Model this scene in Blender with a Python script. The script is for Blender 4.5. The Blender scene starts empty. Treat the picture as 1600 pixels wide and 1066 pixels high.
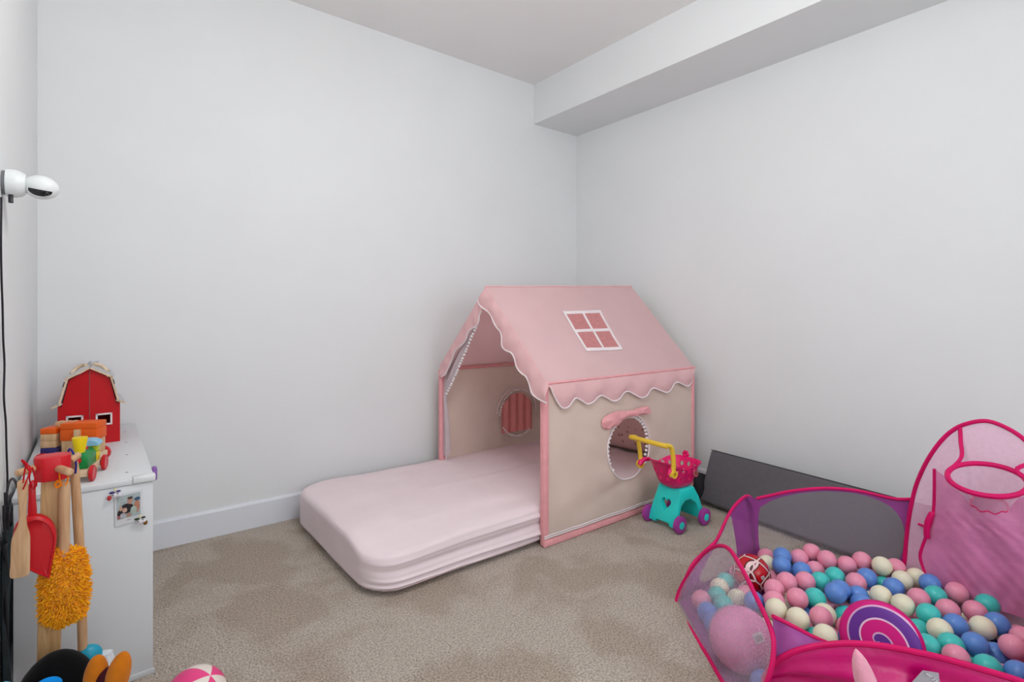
import bpy, bmesh, math, random
import numpy as np
from mathutils import Vector, Matrix, Euler

random.seed(7)
rng = np.random.default_rng(11)
scene = bpy.context.scene
COL = scene.collection
PI = math.pi

# ------------------------------------------------------------------ camera
F, CX, HY, H = 830.0, 800.0, 488.0, 1.09          # focal length / principal column / horizon in a 1600x1066 frame
YAW = math.atan2(650, 830)
FW = Vector((math.sin(YAW), math.cos(YAW), 0))
RT = Vector((math.cos(YAW), -math.sin(YAW), 0))
CAM = Vector((0, 0, H))
cd = bpy.data.cameras.new('camera')
cd.sensor_width = 36.0
cd.sensor_fit = 'HORIZONTAL'
cd.lens = 36.0 * F / 1600
cd.shift_y = -(533 - HY) / 1600
cd.clip_start = 0.02
cam = bpy.data.objects.new('camera', cd)
cam.location = CAM
cam.rotation_euler = (PI / 2, 0, -YAW)
COL.objects.link(cam)
scene.camera = cam

# ------------------------------------------------------------------ world, lights, exposure
XC, XB, YA, YF, ZC = -0.19, 2.93, 2.93, -2.10, 2.735      # left wall, right wall, back wall, front wall, ceiling
w = bpy.data.worlds.new('world')
scene.world = w
w.use_nodes = True
w.node_tree.nodes['Background'].inputs[0].default_value = (0.75, 0.85, 1.0, 1)
w.node_tree.nodes['Background'].inputs[1].default_value = 1.0


def area(name, loc, rot, sx, sy, power, col, shape='RECTANGLE'):
    ld = bpy.data.lights.new(name, 'AREA')
    ld.shape = shape
    ld.size = sx
    if shape in ('RECTANGLE', 'ELLIPSE'):
        ld.size_y = sy
    ld.energy = power
    ld.color = col
    o = bpy.data.objects.new(name, ld)
    o.location = loc
    o.rotation_euler = rot
    COL.objects.link(o)
    return o


WX0, WX1, WZ0, WZ1 = 0.05, 1.95, 0.75, 2.25               # window opening in the front wall
area('daylight_window', ((WX0 + WX1) / 2, YF + 0.02, (WZ0 + WZ1) / 2), (PI / 2, 0, 0), WX1 - WX0 - .06, WZ1 - WZ0 - .06, 26, (0.90, 0.96, 1.0))
LAMP = Vector((0.88, 0.92, ZC - 0.50))                     # added glowing globe out of frame, standing in for flash bounced off the ceiling
FILL_R, FILL_E = .22, 16.6
scene.view_settings.view_transform = 'Standard'
scene.view_settings.look = 'None'
scene.view_settings.gamma = 1.0
scene.view_settings.use_curve_mapping = False
scene.view_settings.exposure = 0.0


# ------------------------------------------------------------------ pixel -> place
def ray(x, y):
    return FW + RT * ((x - CX) / F) + Vector((0, 0, -(y - HY) / F))


def onz(x, y, z=0.0):
    r = ray(x, y)
    return CAM + r * ((z - H) / r.z)


def onX(x, y, X):
    r = ray(x, y)
    return CAM + r * (X / r.x)


def onY(x, y, Y):
    r = ray(x, y)
    return CAM + r * (Y / r.y)


def onP(x, y, p, n):
    r = ray(x, y)
    return CAM + r * ((p - CAM).dot(n) / r.dot(n))


def dep(x, y, d):
    return CAM + ray(x, y) * d


# ------------------------------------------------------------------ materials
def lin(c):
    if isinstance(c, str):
        c = tuple(int(c[i:i + 2], 16) for i in (0, 2, 4))
    return tuple((v / 255 / 12.92) if v / 255 <= .04045 else ((v / 255 + .055) / 1.055) ** 2.4 for v in c) + (1.0,)


MATS = {}


def nd(nt, t, **kw):
    n = nt.nodes.new(t)
    for k, v in kw.items():
        setattr(n, k, v)
    return n


def mat(name, col, rough=.5, spec=.5, metal=0., var=(12., .06), bump=None, sheer=0., transl=0., sheen=0., col2=None, coat=0.):
    """principled material: colour varied by noise, optional fine bump, optional sheer (net) or translucent cloth"""
    if name in MATS:
        return MATS[name]
    m = bpy.data.materials.new(name)
    m.use_nodes = True
    nt = m.node_tree
    b = nt.nodes['Principled BSDF']
    out = nt.nodes['Material Output']
    tc = nd(nt, 'ShaderNodeTexCoord')
    c = lin(col)
    nz = nd(nt, 'ShaderNodeTexNoise')
    nz.inputs['Scale'].default_value = var[0]
    nz.inputs['Detail'].default_value = 4
    nt.links.new(tc.outputs['Object'], nz.inputs['Vector'])
    rp = nd(nt, 'ShaderNodeValToRGB')
    rp.color_ramp.elements[0].position = .3
    rp.color_ramp.elements[1].position = .7
    if col2:
        rp.color_ramp.elements[0].color = lin(col2)
        rp.color_ramp.elements[1].color = c
    else:
        k = var[1]
        rp.color_ramp.elements[0].color = tuple(min(1, v * (1 - k)) for v in c[:3]) + (1,)
        rp.color_ramp.elements[1].color = tuple(min(1, v * (1 + k)) for v in c[:3]) + (1,)
    nt.links.new(nz.outputs['Fac'], rp.inputs['Fac'])
    nt.links.new(rp.outputs['Color'], b.inputs['Base Color'])
    b.inputs['Roughness'].default_value = rough
    b.inputs['Specular IOR Level'].default_value = spec
    b.inputs['Metallic'].default_value = metal
    b.inputs['Sheen Weight'].default_value = sheen
    b.inputs['Coat Weight'].default_value = coat
    if bump:
        n2 = nd(nt, 'ShaderNodeTexNoise')
        n2.inputs['Scale'].default_value = bump[0]
        n2.inputs['Detail'].default_value = 3
        nt.links.new(tc.outputs['Object'], n2.inputs['Vector'])
        bp = nd(nt, 'ShaderNodeBump')
        bp.inputs['Strength'].default_value = bump[1]
        bp.inputs['Distance'].default_value = bump[2]
        nt.links.new(n2.outputs['Fac'], bp.inputs['Height'])
        nt.links.new(bp.outputs['Normal'], b.inputs['Normal'])
    sh = b.outputs[0]
    if transl:
        tr = nd(nt, 'ShaderNodeBsdfTranslucent')
        nt.links.new(rp.outputs['Color'], tr.inputs['Color'])
        mx = nd(nt, 'ShaderNodeMixShader')
        mx.inputs[0].default_value = transl
        nt.links.new(sh, mx.inputs[1])
        nt.links.new(tr.outputs[0], mx.inputs[2])
        sh = mx.outputs[0]
    if sheer:
        tp = nd(nt, 'ShaderNodeBsdfTransparent')
        mx = nd(nt, 'ShaderNodeMixShader')
        mx.inputs[0].default_value = sheer
        nt.links.new(sh, mx.inputs[1])
        nt.links.new(tp.outputs[0], mx.inputs[2])
        sh = mx.outputs[0]
    nt.links.new(sh, out.inputs['Surface'])
    MATS[name] = m
    return m


def carpet_mat():
    m = bpy.data.materials.new('carpet')
    m.use_nodes = True
    nt = m.node_tree
    b = nt.nodes['Principled BSDF']
    tc = nd(nt, 'ShaderNodeTexCoord')

    def noise(sc, det, dist=0.):
        n = nd(nt, 'ShaderNodeTexNoise')
        n.inputs['Scale'].default_value = sc
        n.inputs['Detail'].default_value = det
        n.inputs['Distortion'].default_value = dist
        nt.links.new(tc.outputs['Object'], n.inputs['Vector'])
        return n
    big = noise(3.0, 8, .35)          # brushed nap: lighter and darker strokes
    r1 = nd(nt, 'ShaderNodeValToRGB')
    r1.color_ramp.elements[0].position = .44
    r1.color_ramp.elements[1].position = .54
    r1.color_ramp.elements[0].color = lin((216, 198, 179))
    r1.color_ramp.elements[1].color = lin((234, 220, 205))
    nt.links.new(big.outputs['Fac'], r1.inputs['Fac'])
    fine = noise(150, 3)
    r2 = nd(nt, 'ShaderNodeValToRGB')
    r2.color_ramp.elements[0].position = .36
    r2.color_ramp.elements[1].position = .60
    r2.color_ramp.elements[0].color = (.30, .27, .24, 1)
    r2.color_ramp.elements[1].color = (1, 1, 1, 1)
    nt.links.new(fine.outputs['Fac'], r2.inputs['Fac'])
    mx = nd(nt, 'ShaderNodeMix', data_type='RGBA', blend_type='MULTIPLY')
    mx.inputs['Factor'].default_value = .6
    nt.links.new(r1.outputs['Color'], mx.inputs['A'])
    nt.links.new(r2.outputs['Color'], mx.inputs['B'])
    nt.links.new(mx.outputs['Result'], b.inputs['Base Color'])
    b.inputs['Roughness'].default_value = 1
    b.inputs['Specular IOR Level'].default_value = .05
    b.inputs['Sheen Weight'].default_value = .15
    med = noise(70, 3)
    ad = nd(nt, 'ShaderNodeMath', operation='ADD')
    nt.links.new(fine.outputs['Fac'], ad.inputs[0])
    nt.links.new(med.outputs['Fac'], ad.inputs[1])
    bp = nd(nt, 'ShaderNodeBump')
    bp.inputs['Strength'].default_value = .9
    bp.inputs['Distance'].default_value = .02
    nt.links.new(ad.outputs[0], bp.inputs['Height'])
    nt.links.new(bp.outputs['Normal'], b.inputs['Normal'])
    return m


def wood_mat(name, c1, c2, scale=(8, 8, 1.2), rough=.5):
    if name in MATS:
        return MATS[name]
    m = bpy.data.materials.new(name)
    m.use_nodes = True
    nt = m.node_tree
    b = nt.nodes['Principled BSDF']
    tc = nd(nt, 'ShaderNodeTexCoord')
    mp = nd(nt, 'ShaderNodeMapping')
    mp.inputs['Scale'].default_value = scale
    nt.links.new(tc.outputs['Object'], mp.inputs['Vector'])
    n = nd(nt, 'ShaderNodeTexNoise')
    n.inputs['Scale'].default_value = 9
    n.inputs['Detail'].default_value = 6
    n.inputs['Distortion'].default_value = .7
    nt.links.new(mp.outputs[0], n.inputs['Vector'])
    r = nd(nt, 'ShaderNodeValToRGB')
    r.color_ramp.elements[0].position = .35
    r.color_ramp.elements[1].position = .65
    r.color_ramp.elements[0].color = lin(c1)
    r.color_ramp.elements[1].color = lin(c2)
    nt.links.new(n.outputs['Fac'], r.inputs['Fac'])
    nt.links.new(r.outputs['Color'], b.inputs['Base Color'])
    b.inputs['Roughness'].default_value = rough
    MATS[name] = m
    return m


def node_chain(name, rough=.5, spec=.5):
    m = bpy.data.materials.new(name)
    m.use_nodes = True
    nt = m.node_tree
    b = nt.nodes['Principled BSDF']
    b.inputs['Roughness'].default_value = rough
    b.inputs['Specular IOR Level'].default_value = spec
    tc = nd(nt, 'ShaderNodeTexCoord')
    MATS[name] = m
    return m, nt, b, tc


def ramp_const(nt, stops):
    r = nd(nt, 'ShaderNodeValToRGB')
    r.color_ramp.interpolation = 'CONSTANT'
    e = r.color_ramp.elements
    e[0].position, e[0].color = stops[0][0], lin(stops[0][1])
    e[1].position, e[1].color = stops[1][0], lin(stops[1][1])
    for p, c in stops[2:]:
        x = e.new(p)
        x.color = lin(c)
    return r


def swirl_mat():
    m, nt, b, tc = node_chain('lollipop_swirl', .55)
    sp = nd(nt, 'ShaderNodeSeparateXYZ')
    nt.links.new(tc.outputs['Object'], sp.inputs[0])

    def mth(op, a, bb=None):
        n = nd(nt, 'ShaderNodeMath', operation=op)
        for i, v in enumerate((a, bb)):
            if v is None:
                continue
            if isinstance(v, (int, float)):
                n.inputs[i].default_value = v
            else:
                nt.links.new(v, n.inputs[i])
        return n.outputs[0]
    x, y = sp.outputs[0], sp.outputs[1]
    th = mth('DIVIDE', mth('ARCTAN2', y, x), 2 * PI)
    rr = mth('SQRT', mth('ADD', mth('MULTIPLY', x, x), mth('MULTIPLY', y, y)))
    v = mth('FRACT', mth('ADD', mth('ADD', mth('DIVIDE', rr, .072), th), 3.45))
    r = ramp_const(nt, [(0, (226, 178, 214)), (.07, (222, 0, 132)), (.53, (240, 200, 226)), (.60, (104, 42, 152))])
    nt.links.new(v, r.inputs['Fac'])
    nt.links.new(r.outputs['Color'], b.inputs['Base Color'])
    return m


def football_mat():
    m, nt, b, tc = node_chain('red_football', .25)
    vo = nd(nt, 'ShaderNodeTexVoronoi', feature='DISTANCE_TO_EDGE')
    vo.inputs['Scale'].default_value = 19
    vo.inputs['Randomness'].default_value = .55
    nt.links.new(tc.outputs['Object'], vo.inputs['Vector'])
    r = ramp_const(nt, [(0, (240, 205, 205)), (.05, (70, 6, 14)), (.10, (196, 8, 26))])
    nt.links.new(vo.outputs['Distance'], r.inputs['Fac'])
    nt.links.new(r.outputs['Color'], b.inputs['Base Color'])
    return m


def motif_mat():
    """pale pink print with small dark rainbow motifs"""
    m, nt, b, tc = node_chain('rainbow_print', .9, .2)
    vo = nd(nt, 'ShaderNodeTexVoronoi')
    vo.inputs['Scale'].default_value = 30
    nt.links.new(tc.outputs['Object'], vo.inputs['Vector'])
    ring = ramp_const(nt, [(0, (196, 120, 104)), (.10, (226, 186, 180)), (.16, (128, 96, 120)), (.24, (224, 160, 130)), (.29, (226, 188, 184))])
    nt.links.new(vo.outputs['Distance'], ring.inputs['Fac'])
    nt.links.new(ring.outputs['Color'], b.inputs['Base Color'])
    return m


def stripe_dots_mat(name, base, dot, scale):
    m, nt, b, tc = node_chain(name, .5)
    vo = nd(nt, 'ShaderNodeTexVoronoi')
    vo.inputs['Scale'].default_value = scale
    vo.inputs['Randomness'].default_value = .15
    nt.links.new(tc.outputs['Object'], vo.inputs['Vector'])
    r = ramp_const(nt, [(0, dot), (.27, base)])
    nt.links.new(vo.outputs['Distance'], r.inputs['Fac'])
    nt.links.new(r.outputs['Color'], b.inputs['Base Color'])
    return m


# ------------------------------------------------------------------ mesh building
class MB:
    def __init__(self):
        self.v, self.f, self.mi = [], [], []

    def add(self, vs, fs, mi=0):
        o = len(self.v)
        self.v += [tuple(p) for p in vs]
        self.f += [tuple(i + o for i in q) for q in fs]
        self.mi += [mi] * len(fs)
        return self

    def box(self, c, s, R=None, mi=0):
        c = Vector(c)
        R = R or Matrix.Identity(3)
        vs = [c + R @ Vector((x * s[0] / 2, y * s[1] / 2, z * s[2] / 2)) for x in (-1, 1) for y in (-1, 1) for z in (-1, 1)]
        return self.add(vs, [(0, 1, 3, 2), (4, 6, 7, 5), (0, 4, 5, 1), (2, 3, 7, 6), (0, 2, 6, 4), (1, 5, 7, 3)], mi)

    def prism(self, poly, d, mi=0):
        """closed prism from a list of 3-D points, extruded by vector d"""
        d = Vector(d)
        n = len(poly)
        vs = [Vector(p) for p in poly] + [Vector(p) + d for p in poly]
        fs = [tuple(range(n))[::-1], tuple(range(n, 2 * n))]
        fs += [(i, (i + 1) % n, n + (i + 1) % n, n + i) for i in range(n)]
        return self.add(vs, fs, mi)

    def tube(self, path, r, n=8, closed=False, mi=0, flat=None):
        """tube along 3-D points; r number or list; flat=(k, axis) squashes the section"""
        P = [Vector(p) for p in path]
        m = len(P)
        R = r if isinstance(r, (list, tuple)) else [r] * m
        up = Vector((0, 0, 1))
        vs = []
        prev = None
        for i in range(m):
            if closed:
                t = P[(i + 1) % m] - P[i - 1]
            else:
                t = P[min(i + 1, m - 1)] - P[max(i - 1, 0)]
            t = t.normalized() if t.length > 1e-9 else Vector((0, 0, 1))
            if prev is None:
                a = up if abs(t.z) < .9 else Vector((1, 0, 0))
                u = t.cross(a).normalized()
            else:
                u = (prev - t * prev.dot(t))
                u = u.normalized() if u.length > 1e-6 else t.orthogonal().normalized()
            prev = u
            v = t.cross(u)
            for k in range(n):
                a = 2 * PI * k / n
                vs.append(P[i] + (u * math.cos(a) + v * math.sin(a)) * R[i])
        fs = []
        for i in range(m if closed else m - 1):
            j = (i + 1) % m
            fs += [(i * n + k, i * n + (k + 1) % n, j * n + (k + 1) % n, j * n + k) for k in range(n)]
        if not closed:
            fs += [tuple(range(n))[::-1], tuple(range((m - 1) * n, m * n))]
        return self.add(vs, fs, mi)

    def lathe(self, prof, n=24, M=None, mi=0):
        """profile [(r, z)...] turned about z; first and last may have r=0"""
        M = M or Matrix.Identity(4)
        vs, rings = [], []
        for r, z in prof:
            if r < 1e-7:
                rings.append([len(vs)])
                vs.append(M @ Vector((0, 0, z)))
            else:
                rings.append(list(range(len(vs), len(vs) + n)))
                vs += [M @ Vector((r * math.cos(2 * PI * k / n), r * math.sin(2 * PI * k / n), z)) for k in range(n)]
        fs = []
        for a, b in zip(rings, rings[1:]):
            for k in range(n):
                k2 = (k + 1) % n
                if len(a) == 1 and len(b) > 1:
                    fs.append((a[0], b[k2], b[k]))
                elif len(b) == 1 and len(a) > 1:
                    fs.append((a[k], a[k2], b[0]))
                elif len(a) > 1:
                    fs.append((a[k], a[k2], b[k2], b[k]))
        if len(rings[0]) > 1:
            fs.append(tuple(rings[0])[::-1])
        if len(rings[-1]) > 1:
            fs.append(tuple(rings[-1]))
        return self.add(vs, fs, mi)

    def ball(self, c, r, nu=24, nv=14, R=None, mi=0):
        r = r if isinstance(r, (tuple, list)) else (r, r, r)
        M = Matrix.Translation(Vector(c)) @ (R.to_4x4() if R else Matrix.Identity(4)) @ Matrix.Diagonal((r[0], r[1], r[2], 1))
        return self.lathe([(math.sin(PI * i / nv) if 0 < i < nv else 0., -math.cos(PI * i / nv)) for i in range(nv + 1)], nu, M, mi)

    def grid(self, fn, nu, nv, mi=0, wrap=False):
        vs = [fn(i / nu, j / nv) for j in range(nv + 1) for i in range(nu + (0 if wrap else 1))]
        W = nu if wrap else nu + 1
        fs = [(j * W + i, j * W + (i + 1) % W, (j + 1) * W + (i + 1) % W, (j + 1) * W + i) for j in range(nv) for i in range(nu)]
        return self.add(vs, fs, mi)

    def rings(self, rs, cap=False, mi=0):
        n = len(rs[0])
        vs = [p for r in rs for p in r]
        fs = [(j * n + k, j * n + (k + 1) % n, (j + 1) * n + (k + 1) % n, (j + 1) * n + k) for j in range(len(rs) - 1) for k in range(n)]
        if cap:
            fs += [tuple(range(n))[::-1], tuple(range((len(rs) - 1) * n, len(rs) * n))]
        return self.add(vs, fs, mi)


def catmull(pts, k=6, closed=False):
    P = [Vector(p) for p in pts]
    n = len(P)
    out = []
    for i in range(n if closed else n - 1):
        g = (lambda j: P[j % n]) if closed else (lambda j: P[max(0, min(n - 1, j))])
        a, b, c, d = g(i - 1), g(i), g(i + 1), g(i + 2)
        for s in range(k):
            t = s / k
            out.append(.5 * ((2 * b) + (c - a) * t + (2 * a - 5 * b + 4 * c - d) * t * t + (3 * b - a - 3 * c + d) * t ** 3))
    if not closed:
        out.append(P[-1])
    return out


def fill_loops(loops):
    """triangulated flat-ish sheet bounded by one outer loop and optional hole loops"""
    bm = bmesh.new()
    es = []
    for lp in loops:
        vs = [bm.verts.new(p) for p in lp]
        es += [bm.edges.new((vs[i], vs[(i + 1) % len(vs)])) for i in range(len(vs))]
    bmesh.ops.triangle_fill(bm, use_beauty=True, use_dissolve=False, edges=es)
    bm.verts.index_update()
    mb = MB()
    mb.add([v.co.copy() for v in bm.verts], [tuple(v.index for v in f.verts) for f in bm.faces])
    bm.free()
    return mb


def new_obj(name, me, parent=None):
    o = bpy.data.objects.new(name, me)
    COL.objects.link(o)
    if parent is not None:
        o.parent = parent
    return o


def root_of(p):
    while p.parent is not None:
        p = p.parent
    return p


def build(name, mb, material, parent=None, bevel=0., seg=2, smooth=True, world=True, solid=0., angle=40, stuff=False, label=None):
    """one mesh object; points given in world space are moved into the root's own space"""
    me = bpy.data.meshes.new(name)
    vs = mb.v
    if parent is not None and world:
        off = root_of(parent).location
        vs = [(p[0] - off.x, p[1] - off.y, p[2] - off.z) for p in vs]
    me.from_pydata(vs, [], mb.f)
    ms = material if isinstance(material, (list, tuple)) else [material]
    for m in ms:
        me.materials.append(m)
    if len(ms) > 1:
        me.polygons.foreach_set('material_index', mb.mi)
    bm = bmesh.new()
    bm.from_mesh(me)
    bmesh.ops.recalc_face_normals(bm, faces=bm.faces)
    if solid:
        bmesh.ops.solidify(bm, geom=bm.faces[:], thickness=solid)
        bmesh.ops.recalc_face_normals(bm, faces=bm.faces)
    if bevel:
        ed = [e for e in bm.edges if len(e.link_faces) == 2 and e.calc_face_angle(0) > .6]
        bmesh.ops.bevel(bm, geom=ed, offset=bevel, segments=seg, affect='EDGES', profile=.5, clamp_overlap=True)
    bm.to_mesh(me)
    bm.free()
    if smooth:
        me.shade_smooth()
        me.set_sharp_from_angle(angle=math.radians(angle))
    o = new_obj(name, me, parent)
    if stuff:
        o['kind'] = 'stuff'
    if label:
        o['label'] = label
    return o


def thing(name, label, cat, loc=(0, 0, 0), rotz=0., group=None):
    o = bpy.data.objects.new(name, None)
    o.empty_display_size = .05
    o.location = loc
    o.rotation_euler = (0, 0, rotz)
    COL.objects.link(o)
    return tag(o, label, cat, group)


def tag(o, label, cat, group=None):
    o['label'] = label
    o['category'] = cat
    if group:
        o['group'] = group
    return o


def struct(name, mb, m, parent=None, **kw):
    o = build(name, mb, m, parent, **kw)
    if parent is None:
        o['kind'] = 'structure'
    return o


def cut(o, cutter_mb):
    """cut holes into a mesh"""
    me = bpy.data.meshes.new('cutter')
    me.from_pydata([tuple(v) for v in cutter_mb.v], [], cutter_mb.f)
    bm = bmesh.new()
    bm.from_mesh(me)
    bmesh.ops.recalc_face_normals(bm, faces=bm.faces)
    bm.to_mesh(me)
    bm.free()
    c = new_obj('cutter', me)
    c.matrix_world = Matrix.Identity(4)
    par = o.parent
    o.parent = None
    md = o.modifiers.new('b', 'BOOLEAN')
    md.operation = 'DIFFERENCE'
    md.object = c
    md.solver = 'EXACT'
    md.use_self = True
    bpy.context.view_layer.update()
    dg = bpy.context.evaluated_depsgraph_get()
    nm = bpy.data.meshes.new_from_object(o.evaluated_get(dg))
    o.modifiers.clear()
    o.data = nm
    o.parent = par
    bpy.data.objects.remove(c)
    nm.set_sharp_from_angle(angle=math.radians(40))
    return o


def wob(x, y=0., z=0., s=1.):
    """cheap smooth wobble for cloth"""
    return s * (math.sin(3.1 * x + 1.7 * y + .5) * .5 + math.sin(7.3 * x - 4.1 * y + 2.2 * z + 1.3) * .3 + math.sin(13.7 * y + 9.1 * x + 3 * z) * .2)


# ================================================================== THE ROOM
m_wall = mat('wall_paint', (236, 238, 239), .75, .3, var=(3, .012), bump=(160, .05, .002))
m_ceil = mat('ceiling_paint', (243, 241, 241), .9, .2, var=(3, .012), bump=(120, .06, .002))
m_trim = mat('trim_paint', (232, 235, 242), .45, .4, var=(4, .01))
m_carpet = carpet_mat()
T = .12
struct('floor', MB().box(((XC + XB) / 2, (YF + YA) / 2, -.05), (XB - XC + 2 * T, YA - YF + 2 * T, .1)), m_carpet, smooth=False)
struct('ceiling', MB().box(((XC + XB) / 2, (YF + YA) / 2, ZC + .05), (XB - XC + 2 * T, YA - YF + 2 * T, .1)), m_ceil, smooth=False)
struct('wall_back', MB().box(((XC + XB) / 2, YA + T / 2, ZC / 2), (XB - XC + 2 * T, T, ZC)), m_wall, smooth=False)
struct('wall_right', MB().box((XB + T / 2, (YF + YA) / 2, ZC / 2), (T, YA - YF, ZC)), m_wall, smooth=False)
struct('wall_left', MB().box((XC - T / 2, (YF + YA) / 2, ZC / 2), (T, YA - YF, ZC)), m_wall, smooth=False)
wf = MB()
wf.box(((XC - T + WX0) / 2, YF - T / 2, ZC / 2), (WX0 - XC + T, T, ZC))
wf.box(((WX1 + XB + T) / 2, YF - T / 2, ZC / 2), (XB + T - WX1, T, ZC))
wf.box(((WX0 + WX1) / 2, YF - T / 2, WZ0 / 2), (WX1 - WX0, T, WZ0))
wf.box(((WX0 + WX1) / 2, YF - T / 2, (WZ1 + ZC) / 2), (WX1 - WX0, T, ZC - WZ1))
struct('wall_front', wf, m_wall, smooth=False)
# window frame in the front wall, behind the camera
wfm = MB()
for x in (WX0 + .03, (WX0 + WX1) / 2, WX1 - .03):
    wfm.box((x, YF - .06, (WZ0 + WZ1) / 2), (.06, .05, WZ1 - WZ0))
for z in (WZ0 + .03, WZ1 - .03):
    wfm.box(((WX0 + WX1) / 2, YF - .06, z), (WX1 - WX0, .05, .06))
struct('window_1', wfm, m_trim, bevel=.004)
# boxed bulkhead along the right wall
bx0, bz0 = 2.495, 2.452
struct('wall_bulkhead', MB().box(((bx0 + XB) / 2, (YF + YA) / 2, (bz0 + ZC) / 2), (XB - bx0, YA - YF, ZC - bz0)), m_wall, smooth=False)


def baseboard(name, a, b, n, h=.132, t=.014):
    a, b, n = Vector(a), Vector(b), Vector(n)
    mb = MB()
    prof = [(0, 0), (t, 0), (t, h - .012), (t * .55, h - .002), (0, h)]
    mb.prism([a + n * u + Vector((0, 0, z)) for u, z in prof], b - a)
    struct(name, mb, m_trim, smooth=False)


baseboard('baseboard_back', (XC, YA, 0), (XB, YA, 0), (0, -1, 0))
baseboard('baseboard_right', (XB, YF, 0), (XB, YA, 0), (-1, 0, 0))
baseboard('baseboard_left', (XC, YF, 0), (XC, YA, 0), (1, 0, 0))

# unseen fill globe added above the frame, lights ceiling and room as bounced flash
cl = thing('added_fill_globe', 'added white glowing globe above the view, filling in for bounced flash', 'added light', (LAMP.x, LAMP.y, ZC))
m_white_pl = mat('white_plastic', (232, 235, 236), .35, .5, var=(20, .015))
m_glow = bpy.data.materials.new('fill_glow')
m_glow.use_nodes = True
gb_ = m_glow.node_tree.nodes['Principled BSDF']
gb_.inputs['Emission Color'].default_value = (1.0, .985, .965, 1)
gb_.inputs['Emission Strength'].default_value = FILL_E
build('base_plate', MB().lathe([(0, 0), (.07, 0), (.07, -.02), (.05, -.03), (0, -.03)], 40, Matrix.Translation((LAMP.x, LAMP.y, ZC))), m_white_pl, cl)
build('stem', MB().tube([(LAMP.x, LAMP.y, ZC - .02), (LAMP.x, LAMP.y, LAMP.z + FILL_R - .005)], .012, 12), m_white_pl, cl)
build('globe', MB().ball(LAMP, FILL_R, 36, 24), m_glow, cl)

# ================================================================== FLOOR BED
m_sheet = mat('pink_sheet', (243, 226, 230), .85, .2, var=(5, .03), bump=(420, .08, .001), transl=.0, sheen=.1)
MX0, MX1, MY0, MY1, MZ = .80, 2.72, 1.872, 2.845, .205


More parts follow.
